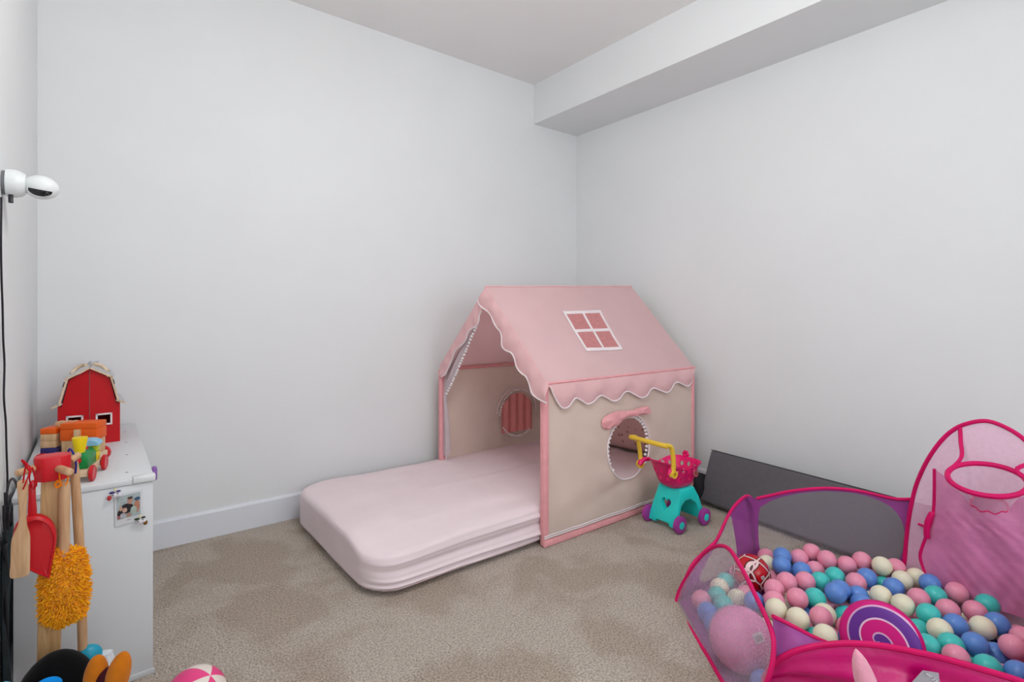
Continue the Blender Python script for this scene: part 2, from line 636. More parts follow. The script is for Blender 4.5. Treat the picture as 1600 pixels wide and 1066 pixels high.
def mattress():
    root = thing('floor_mattress', 'pale pink sheeted mattress on the carpet, its head inside the play tent', 'mattress', (1.76, 2.36, 0))
    N = 420
    cx, cy, hx, hy = (MX0 + MX1) / 2, (MY0 + MY1) / 2, (MX1 - MX0) / 2, (MY1 - MY0) / 2

    def outline(ins, rc):
        pts = []
        hx2, hy2 = hx - ins, hy - ins
        rc = min(rc, hx2, hy2)
        segs = [((hx2, -hy2 + rc), (hx2, hy2 - rc)), ((hx2 - rc, hy2), (-hx2 + rc, hy2)), ((-hx2, hy2 - rc), (-hx2, -hy2 + rc)), ((-hx2 + rc, -hy2), (hx2 - rc, -hy2))]
        cs = [(hx2 - rc, hy2 - rc, 0), (-hx2 + rc, hy2 - rc, PI / 2), (-hx2 + rc, -hy2 + rc, PI), (hx2 - rc, -hy2 + rc, 1.5 * PI)]
        na = [70, 120, 70, 120]
        for (a, b), (ux, uy, a0), nn in zip(segs, cs, na):
            for i in range(nn):
                t = i / nn
                pts.append((a[0] + (b[0] - a[0]) * t, a[1] + (b[1] - a[1]) * t))
            for i in range(10):
                an = a0 + PI / 2 * i / 10
                pts.append((ux + rc * math.cos(an), uy + rc * math.sin(an)))
        return pts
    # (inset, z): from the crown over the rounded edge and down the side
    prof = [(.47, .208), (.40, .208), (.30, .208), (.24, .207), (.2, .207), (.17, .206), (.145, .206), (.12, .205), (.10, .204), (.08, .203), (.06, .202), (.045, .201), (.032, .199), (.022, .197), (.014, .193), (.008, .188), (.004, .182), (.001, .174), (0, .166), (0, .160)]
    prof += [(0., .155 - .004 * k) for k in range(30)] + [(.003, .034), (.006, .029), (.010, .023), (.016, .016), (.026, .009), (.05, .004)]
    rs = []
    for ins, z in prof:
        ring = []
        out = outline(ins, .135 if ins < .2 else .05)
        for i, (x, y) in enumerate(out):
            X, Y = cx + x, cy + y
            dx, dy, dz = 0., 0., 0.
            side_near = max(0., min(1., (-y - hy + .09) / .06))
            foot = max(0., min(1., (-x - hx + .09) / .06))
            sag = max(0., min(1., (2.16 - Y) / .27))
            sag = sag * sag * (3 - 2 * sag) * (.036 - .016 * max(0., min(1., (X - 1.0) / .6))) * max(0., min(1., (z - .02) / .14))
            if z > .19:
                dz = -.004 * wob(X * 2.2, Y * 2.2) + .0026 * math.sin(46 * (Y - .16 * X) + 3 * math.sin(4 * X)) * max(0, min(1, (X - 1.0) / .4))
                # crease at the near corner running diagonally
                q = (Y - 1.985) - .10 * (X - .86) - .02 * math.sin(8 * X)
                if .84 < X < 1.35:
                    dz += (-.007 * math.exp(-(q / .010) ** 2) + .006 * math.exp(-((q - .018) / .010) ** 2)) * math.sin(PI * (X - .84) / .51)
            else:
                # stretched folds running along the near side, closing up towards the tent
                t = max(0., min(1., (X - .86) / .85))
                for k, (z0, z1, am, wd) in enumerate(((.176, .172, -.004, .005), (.160, .162, .004, .006), (.120, .118, -.008, .018), (.080, .062, .008, .008), (.058, .044, -.006, .006), (.042, .030, .007, .005), (.026, .022, -.005, .005))):
                    zz = z0 + (z1 - z0) * t + .004 * math.sin(5 * X + k * 2)
                    dy -= side_near * am * (.7 + 1.0 * t) * math.exp(-((z - zz) / wd) ** 2)
                dy -= side_near * .004 * math.sin(9 * X)
                dx -= foot * (.002 * math.sin(9 * Y + 6 * z) + .0012 * wob(Y * 3, z * 8))
                if ins < .03 and z < .04:
                    dz = .006 * max(0, math.sin(4.2 * X + .4)) * side_near
            ring.append((X + dx, Y + dy, max(.003, z + dz - sag)))
        rs.append(ring)
    mb = MB().rings(rs)
    n = len(rs[0])
    mb.add(rs[0], [tuple(range(n))])
    o = build('fitted_sheet', mb, m_sheet, root, angle=80)
    hem = [((p[0]), p[1], p[2] + .004) for p in rs[-3]]
    build('hem', MB().tube(hem[::2], .0045, 6, closed=True), mat('sheet_hem', (238, 214, 216), .8, .2), root)
    # dark underside of the mattress core
    build('mattress_core', MB().box((cx, cy, .03), (hx * 2 - .12, hy * 2 - .12, .05)), mat('core_fabric', (120, 112, 112), .9, .1), root, bevel=.02)


mattress()

# ================================================================== PLAY TENT
TX0, TX1, TY0, TY1, TE = 1.63, 2.83, 1.84, 2.795, .757
RY = 2.312
RZ0, RZ1 = 1.225, 1.262
m_roof = mat('tent_pink_cotton', (254, 228, 229), .9, .15, var=(6, .02), bump=(600, .06, .001), transl=.5)
m_val = mat('tent_valance_pink', (253, 208, 210), .9, .15, var=(8, .03), bump=(600, .06, .001), transl=.2)
m_linen = mat('tent_linen', (253, 240, 230), .9, .15, var=(7, .02), bump=(500, .08, .001), transl=.48)
m_sleeve = mat('tent_sleeve_pink', (244, 172, 176), .85, .15, var=(30, .05))
m_white_tape = mat('white_tape', (244, 232, 234), .8, .2, var=(40, .02))
m_pink_dark = mat('tent_net_pink', (226, 156, 156), .9, .1, var=(60, .08), transl=.25)
m_coral = mat('coral_curtain', (246, 170, 166), .9, .1, var=(14, .04), transl=.3)
m_pom = mat('pompom_white', (246, 240, 240), .95, .1, var=(200, .05))


def tent():
    root = thing('play_tent', 'pink cotton house-shaped play tent with scalloped trim standing over the mattress', 'play tent', (2.23, 2.32, 0))

    def rz(x):
        return RZ0 + (RZ1 - RZ0) * (x - TX0) / (TX1 - TX0)

    def slope(y_e):
        def fn(u, v):
            x = TX0 + (TX1 - TX0) * u
            y = RY + (y_e - RY) * v
            z = rz(x) + (TE - rz(x)) * v
            sag = -.012 * math.sin(PI * u) * math.sin(PI * v) + .002 * wob(x * 4, v * 6)
            n = Vector((0, (-1 if y_e < RY else 1) * .7, .7))
            p = Vector((x, y, z)) + n * sag
            return p
        return fn
    near, far = slope(TY0), slope(TY1)
    rp = build('roof_panel', MB().grid(near, 40, 30), m_roof, root, solid=.002)
    rf = build('roof_panel', MB().grid(far, 40, 30), m_roof, root, solid=.002)
    # seam tapes on ridge and along the near slope's edges
    build('ridge_seam', MB().tube([near(i / 12, 0) + Vector((0, 0, .002)) for i in range(13)], .005, 6), m_val, root)
    build('eave_seam', MB().tube([near(i / 12, 1) + Vector((0, -.003, .001)) for i in range(13)], .006, 6), m_sleeve, root)
    build('gable_seam', MB().tube([near(0, i / 12) + Vector((-.002, 0, .002)) for i in range(13)], .006, 6), m_val, root)
    # skylight: white tape frame, four net panes
    p0 = Vector((TX0, TY0, TE))
    e1 = Vector((TX1 - TX0, 0, 0))
    e2 = Vector((0, RY - TY0, RZ0 - TE))
    nrm = e1.cross(e2).normalized()
    if nrm.z < 0:
        nrm = -nrm
    cs = [onP(x, y, p0, nrm) for x, y in ((880, 488), (938, 488), (974, 547), (917, 549))]

    def bil(u, v, off=.0):
        a = cs[0].lerp(cs[1], u)
        b = cs[3].lerp(cs[2], u)
        p = a.lerp(b, v)
        # sit on the sagging cloth
        uu = (p.x - TX0) / (TX1 - TX0)
        vv = (p.y - RY) / (TY0 - RY)
        q = near(uu, vv)
        return q + nrm * off
    fr = MB()
    t = .055

    def strip(u0, v0, u1, v1):
        k = 8
        for i in range(k):
            a, b = i / k, (i + 1) / k
            if u1 - u0 > v1 - v0:
                qs = [(u0 + (u1 - u0) * a, v0), (u0 + (u1 - u0) * b, v0), (u0 + (u1 - u0) * b, v1), (u0 + (u1 - u0) * a, v1)]
            else:
                qs = [(u0, v0 + (v1 - v0) * a), (u1, v0 + (v1 - v0) * a), (u1, v0 + (v1 - v0) * b), (u0, v0 + (v1 - v0) * b)]
            fr.prism([bil(u, v, .0015) for u, v in qs], nrm * .003)
    for a in ((0, 0, 1, t * 1.3), (0, 1 - t * 1.3, 1, 1), (0, .5 - t * .6, 1, .5 + t * .6), (0, 0, t, 1), (1 - t, 0, 1, 1), (.5 - t * .5, 0, .5 + t * .5, 1)):
        strip(*a)
    build('skylight_frame', fr, m_white_tape, rp, smooth=False)
    for u0, u1 in ((t, .5 - t / 2), (.5 + t / 2, 1 - t)):
        for v0, v1 in ((t * 1.3, .5 - t * .6), (.5 + t * .6, 1 - t * 1.3)):
            mb = MB().grid(lambda u, v: bil(u0 + (u1 - u0) * u, v0 + (v1 - v0) * v, .0025), 4, 4)
            build('pane', mb, m_pink_dark, rp, smooth=False)

    # ---- near side wall with a round window
    wc, wr = (2.228, .375), .172
    NA = 96

    def outer(k):
        a = 2 * PI * k / NA
        c, s = math.cos(a), math.sin(a)
        x0, x1, z0, z1 = TX0 - wc[0], TX1 - wc[0], .012 - wc[1], TE - .005 - wc[1]
        tt = min([q for q in ((x1 / c if c > 1e-6 else 9), (x0 / c if c < -1e-6 else 9), (z1 / s if s > 1e-6 else 9), (z0 / s if s < -1e-6 else 9))])
        return (c * tt, s * tt)

    def drape(x, z):
        u = (x - TX0) / (TX1 - TX0)
        v = z / TE
        e = math.sin(PI * min(1, max(0, u))) * math.sin(PI * min(1, max(0, v))) ** .7
        d = .010 * e * wob(x * 3.2, z * 3.5, 1)
        d += .006 * e * math.sin(30 * (z - .45 * x) + 2 * math.sin(6 * x)) * math.exp(-((z - .2) / .13) ** 2)
        d += .009 * math.exp(-(((z - .12) - .28 * (x - 1.9)) / .03) ** 2) * e
        d += .005 * math.exp(-((x - 2.5 - .6 * (z - .35)) / .02) ** 2) * e
        return d

    def side(yb, sgn):
        rs = []
        for j in range(17):
            t = j / 16
            ring = []
            for k in range(NA):
                a = 2 * PI * k / NA
                ox, oz = outer(k)
                ix, iz = wr * math.cos(a), wr * math.sin(a)
                x, z = wc[0] + ix + (ox - ix) * t, wc[1] + iz + (oz - iz) * t
                ring.append((x, yb + sgn * drape(x, z), z))
            rs.append(ring)
        return MB().rings(rs)
    sw = build('side_wall', side(TY0, 1), m_linen, root, solid=.0015)
    rim = [(wc[0] + wr * math.cos(2 * PI * k / 60), TY0 - .004 + drape(wc[0] + wr * math.cos(2 * PI * k / 60), wc[1] + wr * math.sin(2 * PI * k / 60)), wc[1] + wr * math.sin(2 * PI * k / 60)) for k in range(60)]
    build('window_piping', MB().tube(rim, .0045, 6, closed=True), m_white_tape, sw)
    pm = MB()
    for k in range(44):
        a = 2 * PI * k / 44
        d = a % (2 * PI)
        if PI * 1.15 < d < PI * 1.80 and k not in (27,):
            continue
        x, z = wc[0] + (wr - .014) * math.cos(a), wc[1] + (wr - .014) * math.sin(a)
        pm.ball((x, TY0 + .004, z), .0085, 8, 6)
    build('pompom_trim', pm, m_pom, sw, stuff=True)
    # ribbon bow above the window
    rb = MB()
    for poly in ([(981, 643), (964, 644), (947, 652), (942, 662), (946, 671), (956, 671), (968, 662), (982, 652)],
                 [(981, 643), (992, 641), (1006, 636), (1015, 636), (1019, 645), (1004, 649), (990, 651), (982, 652)]):
        pts = catmull([onY(x, y, TY0 - .022) for x, y in poly], 4, True)
        c = sum(pts, Vector()) / len(pts)
        rs = [[p + Vector((0, .010, 0)) for p in pts], [c + (p - c) * .85 + Vector((0, -.004 + .004 * math.sin(i), 0)) for i, p in enumerate(pts)], [c + (p - c) * .35 + Vector((0, -.010, 0)) for p in pts]]
        rb.rings(rs, cap=True)
    rb.ball(onY(981, 648, TY0 - .026), (.012, .010, .012), 10, 8)
    build('ribbon_bow', rb, mat('ribbon_pink', (240, 170, 174), .6, .3, var=(30, .04)), sw)
    # ---- far side wall with the covered window
    fm = MB().grid(lambda u, v: Vector((TX0 + (TX1 - TX0) * u, TY1 + .006 * wob(u * 7, v * 3), .01 + (TE - .01) * v)), 40, 24)
    fwall = build('side_wall', fm, m_linen, root, solid=.0015)
    wc2, wr2 = (2.222, .420), .168
    cm = MB().grid(lambda u, v: Vector((2.085 + .262 * u, TY1 - .022 + .007 * math.sin(u * 26), .295 + (.255 - .045 * (abs(u - .5) * 2) ** 2.2 * 2) * v)), 40, 10)
    build('window_curtain', cm, m_coral, fwall, solid=.0015)
    arc = [(wc2[0] + wr2 * math.cos(a), TY1 - .016, wc2[1] + wr2 * math.sin(a)) for a in [PI * (.02 + .96 * i / 30) for i in range(31)]]
    build('window_piping', MB().tube(arc, .004, 6), m_white_tape, fwall)
    pm = MB()
    for i in range(54):
        a = 2 * PI * i / 54
        if PI < a < 1.18 * PI or a > 1.72 * PI:
            continue
        pm.ball((wc2[0] + (wr2 - .014) * math.cos(a), TY1 - .032, wc2[1] + (wr2 - .014) * math.sin(a)), .0065, 8, 6)
    build('pompom_trim', pm, m_pom, fwall, stuff=True)
    # ---- back end wall
    bw = MB()
    bw.add([(TX1, TY0, .01), (TX1, TY1, .01), (TX1, TY1, TE), (TX1, RY, RZ1), (TX1, TY0, TE)], [(0, 1, 2, 3, 4)])
    build('end_wall', bw, m_linen, root, solid=.0015)
    # ---- poles with pink sleeves
    for x, y in ((TX0, TY0), (TX0, TY1), (TX1, TY0), (TX1, TY1)):
        sx = .012 if x == TX0 else -.012
        sy = .012 if y == TY0 else -.012
        mb = MB().box((x + sx, y + sy, TE / 2 - .004), (.034, .034, TE - .012))
        p = build('pole_sleeve', mb, m_sleeve, root, bevel=.010, seg=3)
    build('eave_bar', MB().tube([(TX0 + .02, TY1 - .012, TE - .012), (TX1 - .02, TY1 - .012, TE - .012)], .010, 10), m_sleeve, root)
    build('bar_connector', MB().tube([(2.085, TY1 - .012, TE - .012), (2.15, TY1 - .012, TE - .012)], .0125, 10), mat('connector_pale', (236, 186, 184), .6, .3), root)
    build('eave_bar', MB().tube([(TX0 + .02, TY0 + .012, TE - .012), (TX1 - .02, TY0 + .012, TE - .012)], .010, 10), m_sleeve, root)
    # ---- foot hem with zip along the near side
    build('foot_hem', MB().box(((TX0 + TX1) / 2, TY0 - .001, .018), (TX1 - TX0 + .01, .012, .032)), m_sleeve, root, bevel=.004)
    build('foot_hem', MB().box(((TX0 + TX1) / 2, TY1 + .001, .018), (TX1 - TX0 + .01, .012, .032)), m_sleeve, root, bevel=.004)
    zp = MB()
    for z in (.040, .049):
        zp.tube([(TX0 - .003, TY0 - .005, z + .004)] + [(TX0 + .06 + (TX1 - TX0 - .06) * i / 20, TY0 - .007, z + .003 * wob(i * .4) + .004) for i in range(21)], .0032, 6)
    build('zip', zp, m_white_tape, root)
    build('zip', MB().tube([(TX0 + .03, TY1 - .035, .03 + TE * .86 * i / 12) for i in range(13)], .008, 6), m_white_tape, root)
    # ---- scalloped valance along the near eave
    px = [(860, 606), (866, 620), (874, 634), (881, 638), (889, 634), (896, 624), (901, 622.5), (908, 626), (917, 631.5), (926, 628), (934, 620), (940, 618.5), (948, 622), (957, 626.5), (966, 624), (974, 614), (981, 612), (990, 616), (1001, 621.5), (1010, 618), (1016, 609), (1022, 607), (1030, 610), (1040, 613.5), (1047, 610), (1053, 600), (1059, 597.5), (1066, 601), (1073, 603.5), (1079, 599), (1081, 590)]
    low = catmull([onY(x, y, TY0 - .012) for x, y in px], 4)
    n = len(low)

    def val(u, v):
        q = low[int(round(u * (n - 1)))]
        top = Vector((TX0 + .005 + (TX1 - TX0 - .005) * ((q.x - low[0].x) / (low[-1].x - low[0].x)), TY0 - .008, TE - .004))
        p = top.lerp(q, v)
        return p + Vector((0, -.010 * math.sin(PI * v * .9) * (1 + .5 * math.sin(q.x * 33)), 0))
    vo = build('eave_valance', MB().grid(val, n - 1, 8), m_val, root, solid=.0015)
    build('piping', MB().tube([val(i / (n - 1), 1) for i in range(n)], .0042, 6), m_white_tape, vo)
    # ---- scalloped gable valances at the entrance
    pr_in = [(747, 468), (748, 474), (752, 480), (762, 487), (767, 493), (771, 503), (776, 512), (782, 519), (784, 530), (784, 540), (789, 547), (799, 552), (804, 561), (807, 573), (814, 583), (822, 589), (827, 600), (831, 614), (840, 623), (854, 630)]
    pr_out = [(760, 449), (857, 601), (857, 606)]
    pl_in = [(753, 486), (749, 493), (748, 502), (744, 510), (736, 514), (730, 522), (728, 531), (722, 539), (714, 545), (709, 553), (706, 562), (703, 570), (699, 578), (696, 585), (690, 589)]
    pl_out = [(758, 450), (688, 570), (687, 586)]
    for pin, pout, off in ((pl_in, pl_out, .012), (pr_in, pr_out, .020)):
        a = catmull([onX(x, y, TX0 - off) for x, y in pin], 4)
        b = [onX(x, y, TX0 - .004) for x, y in pout]
        L = [(b[1] - b[0]).length, (b[2] - b[1]).length]
        m = len(a)

        def top(u):
            s = u * (L[0] + L[1])
            return b[0].lerp(b[1], s / L[0]) if s < L[0] else b[1].lerp(b[2], (s - L[0]) / L[1])

        def gv(u, v):
            q = a[int(round(u * (m - 1)))]
            p = top(u).lerp(q, v)
            return p + Vector((-.008 * math.sin(PI * v) * (1 + .6 * math.sin(40 * u)), 0, 0))
        o = build('gable_valance', MB().grid(gv, m - 1, 8), m_val, root, solid=.0015)
        build('piping', MB().tube([gv(i / (m - 1), 1) for i in range(m)], .0042, 6), m_white_tape, o)
    # ---- entrance curtain drawn back to the left
    cpx_in = [(744, 512), (739, 522), (731, 541), (722, 562), (712, 586), (703, 605), (697, 618), (699, 640), (702, 670), (703, 700), (702, 712)]
    cpx_out = [(741, 512), (728, 532), (712, 556), (699, 580), (695, 592), (694, 605), (693, 620), (693, 640), (693, 670), (693, 700), (693, 712)]
    a = catmull([onX(x, y, TX0 + .006) for x, y in cpx_in], 4)
    b = catmull([onX(x, y, TX0 + .014) for x, y in cpx_out], 4)
    m = len(a)
    m_lil = mat('curtain_lilac', (232, 216, 220), .85, .2, var=(20, .04), transl=.3)
    c = build('entrance_curtain', MB().grid(lambda u, v: b[int(round(u * (m - 1)))].lerp(a[int(round(u * (m - 1)))], v) + Vector((.008 * math.sin(v * 9), 0, 0)), m - 1, 8), m_lil, root, solid=.0015)
    pm = MB()
    pp = [onX(x, y, TX0 - .002) for x, y in cpx_in[:7]]
    L = sum((q - p).length for p, q in zip(pp, pp[1:]))
    dense = catmull(pp, 12)
    acc, nxt = 0., 0.
    for p, q in zip(dense, dense[1:]):
        acc += (q - p).length
        if acc >= nxt:
            pm.ball(q + Vector((-.004, -.006, 0)), .0075, 8, 6)
            nxt += .0215
    build('pompom_trim', pm, m_pom, c, stuff=True)


tent()

# pillow leaning inside the tent, seen through the round window
pl = thing('pillow', 'pillow in pale pink rainbow print leaning inside the tent behind its round window', 'pillow', (2.66, 2.28, .21))


def pillow_fn(u, v):
    a, b = 2 * u - 1, 2 * v - 1
    e = (1 - a ** 4) ** .5 * (1 - b ** 4) ** .5
    return a, b, e


for sgn in (1,):
    mb = MB()
    R = Euler((0, math.radians(-14), math.radians(6))).to_matrix()
    for s in (-1, 1):
        def fn(u, v, s=s):
            a, b, e = pillow_fn(u, v)
            p = Vector((s * .075 * e, a * .33 * (1 - .05 * b * b), b * .20 * (1 - .06 * a * a)))
            return Vector((2.66, 2.28, .405)) + R @ p
        mb.grid(fn, 24, 18)
    bm_ = build('pillow_case', mb, motif_mat(), pl, angle=70)
    pe = []
    for i in range(80):
        t = i / 80 * 4
        k, f = int(t), t - int(t)
        a, b = [(-1 + 2 * f, -1), (1, -1 + 2 * f), (1 - 2 * f, 1), (-1, 1 - 2 * f)][k]
        pe.append(Vector((2.66, 2.28, .405)) + R @ Vector((0, a * .33 * (1 - .05 * b * b), b * .20 * (1 - .06 * a * a))))
    build('piping', MB().tube(pe, .004, 6, closed=True), mat('pillow_seam', (222, 184, 180), .8, .2), pl)

# ================================================================== GREY FOLDING FOAM MATTRESS
m_grey = mat('grey_cover', (104, 101, 106), .85, .2, var=(40, .05), bump=(500, .12, .001))


def foam():
    b0, b1 = onz(1091, 789), Vector((2.535, .36, 0))
    dirv = (b1 - b0).normalized()
    nin = Vector((-dirv.y, dirv.x, 0))
    if nin.x < 0:
        nin = -nin
    root = thing('foam_mattress', 'grey fabric foam mattress stood on edge against the right wall', 'mattress', (b0 + b1) / 2)
    Lh = .292
    lean = Vector((.128, 0, .262)).normalized()
    th = lean.cross(Vector((0, 1, 0))).normalized()
    if th.x < 0:
        th = -th
    Lt = (b1 - b0).length
    mb = MB()
    c0 = [b0 + lean * (Lh * k) for k in (0, 1)]
    poly = [b0, b0 + lean * Lh, b0 + lean * Lh + th * .07, b0 + th * .07]
    mz = min(p.z for p in poly)
    poly = [p - Vector((0, 0, mz)) for p in poly]
    mb.prism(poly, b1 - b0)
    build('cover', mb, m_grey, root, bevel=.014, seg=4)
    e = [poly[1] * .94 + poly[2] * .06, poly[1] * .94 + poly[2] * .06 + (b1 - b0)]
    build('seam', MB().tube(e, .0022, 6), mat('grey_seam', (84, 82, 88), .8, .2), root)
    # crumpled end of the cover with its dark strap
    mb = MB()
    c = b0 + Vector((.045, .016, .09))
    mb.ball(c, (.06, .035, .075), 18, 12)
    mb.v = [(p[0] + .010 * wob(p[2] * 14, p[1] * 20), p[1] + .012 * wob(p[0] * 16, p[2] * 18), p[2] + .008 * wob(p[0] * 20, p[1] * 9)) for p in mb.v]
    build('cover_end', mb, mat('dark_strap', (44, 42, 46), .8, .2, var=(30, .1)), root, angle=80)


foam()

# ================================================================== TOY SHOPPING TROLLEY
m_pinkpl = mat('hot_pink_plastic', (236, 10, 112), .3, .5, var=(8, .03))
m_turq = mat('turquoise_plastic', (34, 234, 226), .32, .5, var=(8, .03))
m_yel = mat('yellow_plastic', (246, 206, 62), .35, .5, var=(10, .03))
m_purp = mat('purple_plastic', (170, 60, 160), .35, .5, var=(10, .03))


def trolley():
    root = thing('toy_shopping_trolley', 'toy shopping trolley with hot pink basket, turquoise base and yellow handle beside the tent', 'toy trolley', (2.362, 1.640, 0), math.radians(-4))
    # base: arched tunnel profile (u forward, z up)
    outer = [(-.108, .018), (-.100, .06), (-.086, .105), (-.070, .148), (-.058, .178), (-.05, .198), (.055, .198), (.066, .178), (.086, .145), (.10, .10), (.11, .06), (.116, .03)]
    inner = [(.086, .03), (.078, .075), (.056, .118), (.02, .14), (-.02, .14), (-.054, .118), (-.074, .075), (-.082, .018)]
    poly = outer + inner
    mb = MB()
    w0 = .078
    n = len(poly)

    def wid(z):
        return .090 - .022 * max(0, min(1, (z - .03) / .175))
    vs = [Vector((u, -wid(z), z)) for u, z in poly] + [Vector((u, wid(z), z)) for u, z in poly]
    mb.add(vs, [tuple(range(n))[::-1], tuple(range(n, 2 * n))] + [(i, (i + 1) % n, n + (i + 1) % n, n + i) for i in range(n)])
    base = build('base', mb, m_turq, None, bevel=.006, seg=2)
    # heart-shaped hole through the rear, notch under it
    hp = []
    for i in range(40):
        t = 2 * PI * i / 40
        hp.append((.0024 * 16 * math.sin(t) ** 3 * .8, .0021 * (13 * math.cos(t) - 5 * math.cos(2 * t) - 2 * math.cos(3 * t) - math.cos(4 * t))))
    cm = MB().prism([(-.13, -y, .118 + z) for y, z in hp], (.085, 0, 0))
    cut(base, cm)
    cm = MB().prism([(-.13, -.052, -.01), (-.13, .052, -.01), (-.13, .040, .034), (-.13, -.040, .034)], (.085, 0, 0))
    cut(base, cm)
    base.parent = root
    # wheels
    for u in (-.095, .098):
        for s in (-1, 1):
            M = Matrix.Translation((u, s * .099, .043)) @ Matrix.Rotation(-s * PI / 2, 4, 'X')
            wh = build('wheel', MB().lathe([(.012, -.013), (.032, -.013), (.042, -.008), (.042, .008), (.035, .013), (.019, .013)], 28, M), m_purp, root, world=False)
            build('hub_cap', MB().lathe([(.018, .004), (.018, .0145), (.013, .0165), (0, .0165)], 20, M), m_turq, wh, world=False)
    # basket: lofted tub
    rs = []
    NB = 48

    def ring(u0, u1, hw, z, zb=0., ex=4.):
        r = []
        for k in range(NB):
            a = 2 * PI * k / NB
            c, s = math.cos(a), math.sin(a)
            f = (abs(c) ** ex + abs(s) ** ex) ** (-1 / ex)
            u = (u0 + u1) / 2 + (u1 - u0) / 2 * c * f
            y = hw * s * f
            rear = max(0, min(1, (-.055 - u) / .11))
            r.append(Vector((u, y, z + zb * rear - zb * .55 * math.exp(-((u + .03) / .06) ** 2))))
        return r
    rs.append(ring(-.050, .050, .040, .192))
    rs.append(ring(-.072, .070, .056, .203, 0, 3.))
    rs.append(ring(-.086, .082, .066, .226))
    rs.append(ring(-.102, .094, .075, .262))
    rs.append(ring(-.118, .106, .083, .295, .012))
    rs.append(ring(-.132, .112, .092, .318, .028))
    rs.append(ring(-.142, .118, .098, .321, .03))
    rs.append(ring(-.142, .118, .098, .314, .03))
    rs.append(ring(-.126, .106, .087, .310, .024))
    rs.append(ring(-.112, .100, .078, .290, .01))
    rs.append(ring(-.096, .088, .070, .260))
    rs.append(ring(-.080, .076, .060, .226))
    rs.append(ring(-.060, .058, .046, .212))
    bk = build('basket', MB().rings(rs, cap=True), m_pinkpl, None, angle=50)
    cm = MB()
    for (u, z, a, b) in ((-.085, .288, .010, .014), (-.045, .292, .012, .015), (.0, .292, .012, .015), (-.06, .25, .008, .013), (.045, .288, .011, .011), (.02, .245, .010, .012)):
        for s in (-1, 1):
            cm.prism([(u + a * math.cos(2 * PI * i / 16), s * .055, z + b * math.sin(2 * PI * i / 16)) for i in range(16)], (0, s * .06, 0))
    for y, z in ((-.04, .285), (.0, .29), (.04, .285), (-.025, .252), (.022, .25)):
        cm.prism([(.055, y + .010 * math.cos(2 * PI * i / 16), z + .012 * math.sin(2 * PI * i / 16)) for i in range(16)], (.09, 0, 0))
        cm.prism([(-.15, y + .009 * math.cos(2 * PI * i / 16), z + .012 * math.sin(2 * PI * i / 16)) for i in range(16)], (.09, 0, 0))
    cut(bk, cm)
    bk.parent = root
    # grips of the basket at the rear corners
    for s in (-1, 1):
        build('basket_horn', MB().tube([(-.10, s * .088, .326), (-.135, s * .092, .330), (-.163, s * .094, .318), (-.168, s * .094, .305)], [.010, .012, .013, .012], 12), m_pinkpl, bk, world=False)
    # flower crest and round emblem
    fl = MB()
    for k in range(6):
        fl.ball((.116, .030 + .012 * math.cos(k * PI / 3), .332 + .012 * math.sin(k * PI / 3)), (.006, .010, .010), 10, 8)
    build('flower_crest', fl, m_pinkpl, bk, world=False)
    M = Matrix.Translation((.056, -.074, .266)) @ Matrix.Rotation(math.radians(72), 4, 'X')
    em = build('emblem', MB().lathe([(0, .0), (.018, 0), (.018, .005), (.012, .007), (.012, .004), (0, .004)], 24, M), mat('emblem_rose', (206, 96, 120), .4, .4), bk, world=False)
    build('emblem_centre', MB().lathe([(0, .003), (.011, .003), (.008, .008), (0, .009)], 18, M), mat('emblem_gold', (150, 84, 60), .4, .4), em, world=False)
    # handle
    gr = build('grip_bar', MB().tube([(-.213, -.118, .450), (-.213, .118, .450)], .012, 14), m_yel, root, world=False, bevel=.003)
    for s in (-1, 1):
        pts = catmull([(-.152, s * .104, .318), (-.150, s * .106, .345), (-.158, s * .108, .40), (-.172, s * .108, .438), (-.20, s * .108, .450), (-.215, s * .104, .450)], 5)
        hd = build('handle_arm', MB().tube(pts, .0115, 12), m_yel, root, world=False)
        M = Matrix.Translation((-.152, s * .106, .304)) @ Matrix.Rotation(PI / 2, 4, 'X')
        build('pivot_ring', MB().lathe([(.009, -.011), (.019, -.011), (.019, .011), (.009, .011), (.009, -.011)], 20, M), m_yel, hd, world=False)


trolley()

# ================================================================== BALL PIT
m_mag = mat('magenta_tape', (218, 0, 100), .55, .3, var=(20, .06))
m_magsatin = mat('magenta_satin', (206, 4, 112), .32, .5, var=(9, .10), bump=(14, .25, .02))
m_violet = mat('violet_nylon', (158, 70, 150), .45, .4, var=(12, .12), bump=(30, .3, .006), sheer=.06)
m_net = mat('white_net', (206, 184, 202), .8, .1, var=(300, .05), sheer=.63)
m_net_clear = mat('clear_net', (214, 204, 214), .8, .1, var=(300, .05), sheer=.84)
m_pinknet = mat('pink_net', (255, 204, 232), .75, .2, var=(80, .05), sheer=.30)
m_pinksheet = mat('pink_sheer_nylon', (226, 134, 184), .38, .5, var=(10, .08), bump=(11, .5, .02), sheer=.20)
V1, V2, V3, V4, V5, V6 = [Vector(p) for p in ((1.722, 1.191, 0), (2.227, 1.15, 0), (2.455, .707, 0), (2.42, .2, 0), (1.705, .262, 0), (1.406, .795, 0))]
T1 = onz(1120, 845, .27)
T2 = onz(1168, 775, .31)
T3 = onz(1424, 783, .36)
T6 = onz(1208, 1000, .20)
T5 = onz(1612, 1072, .20)


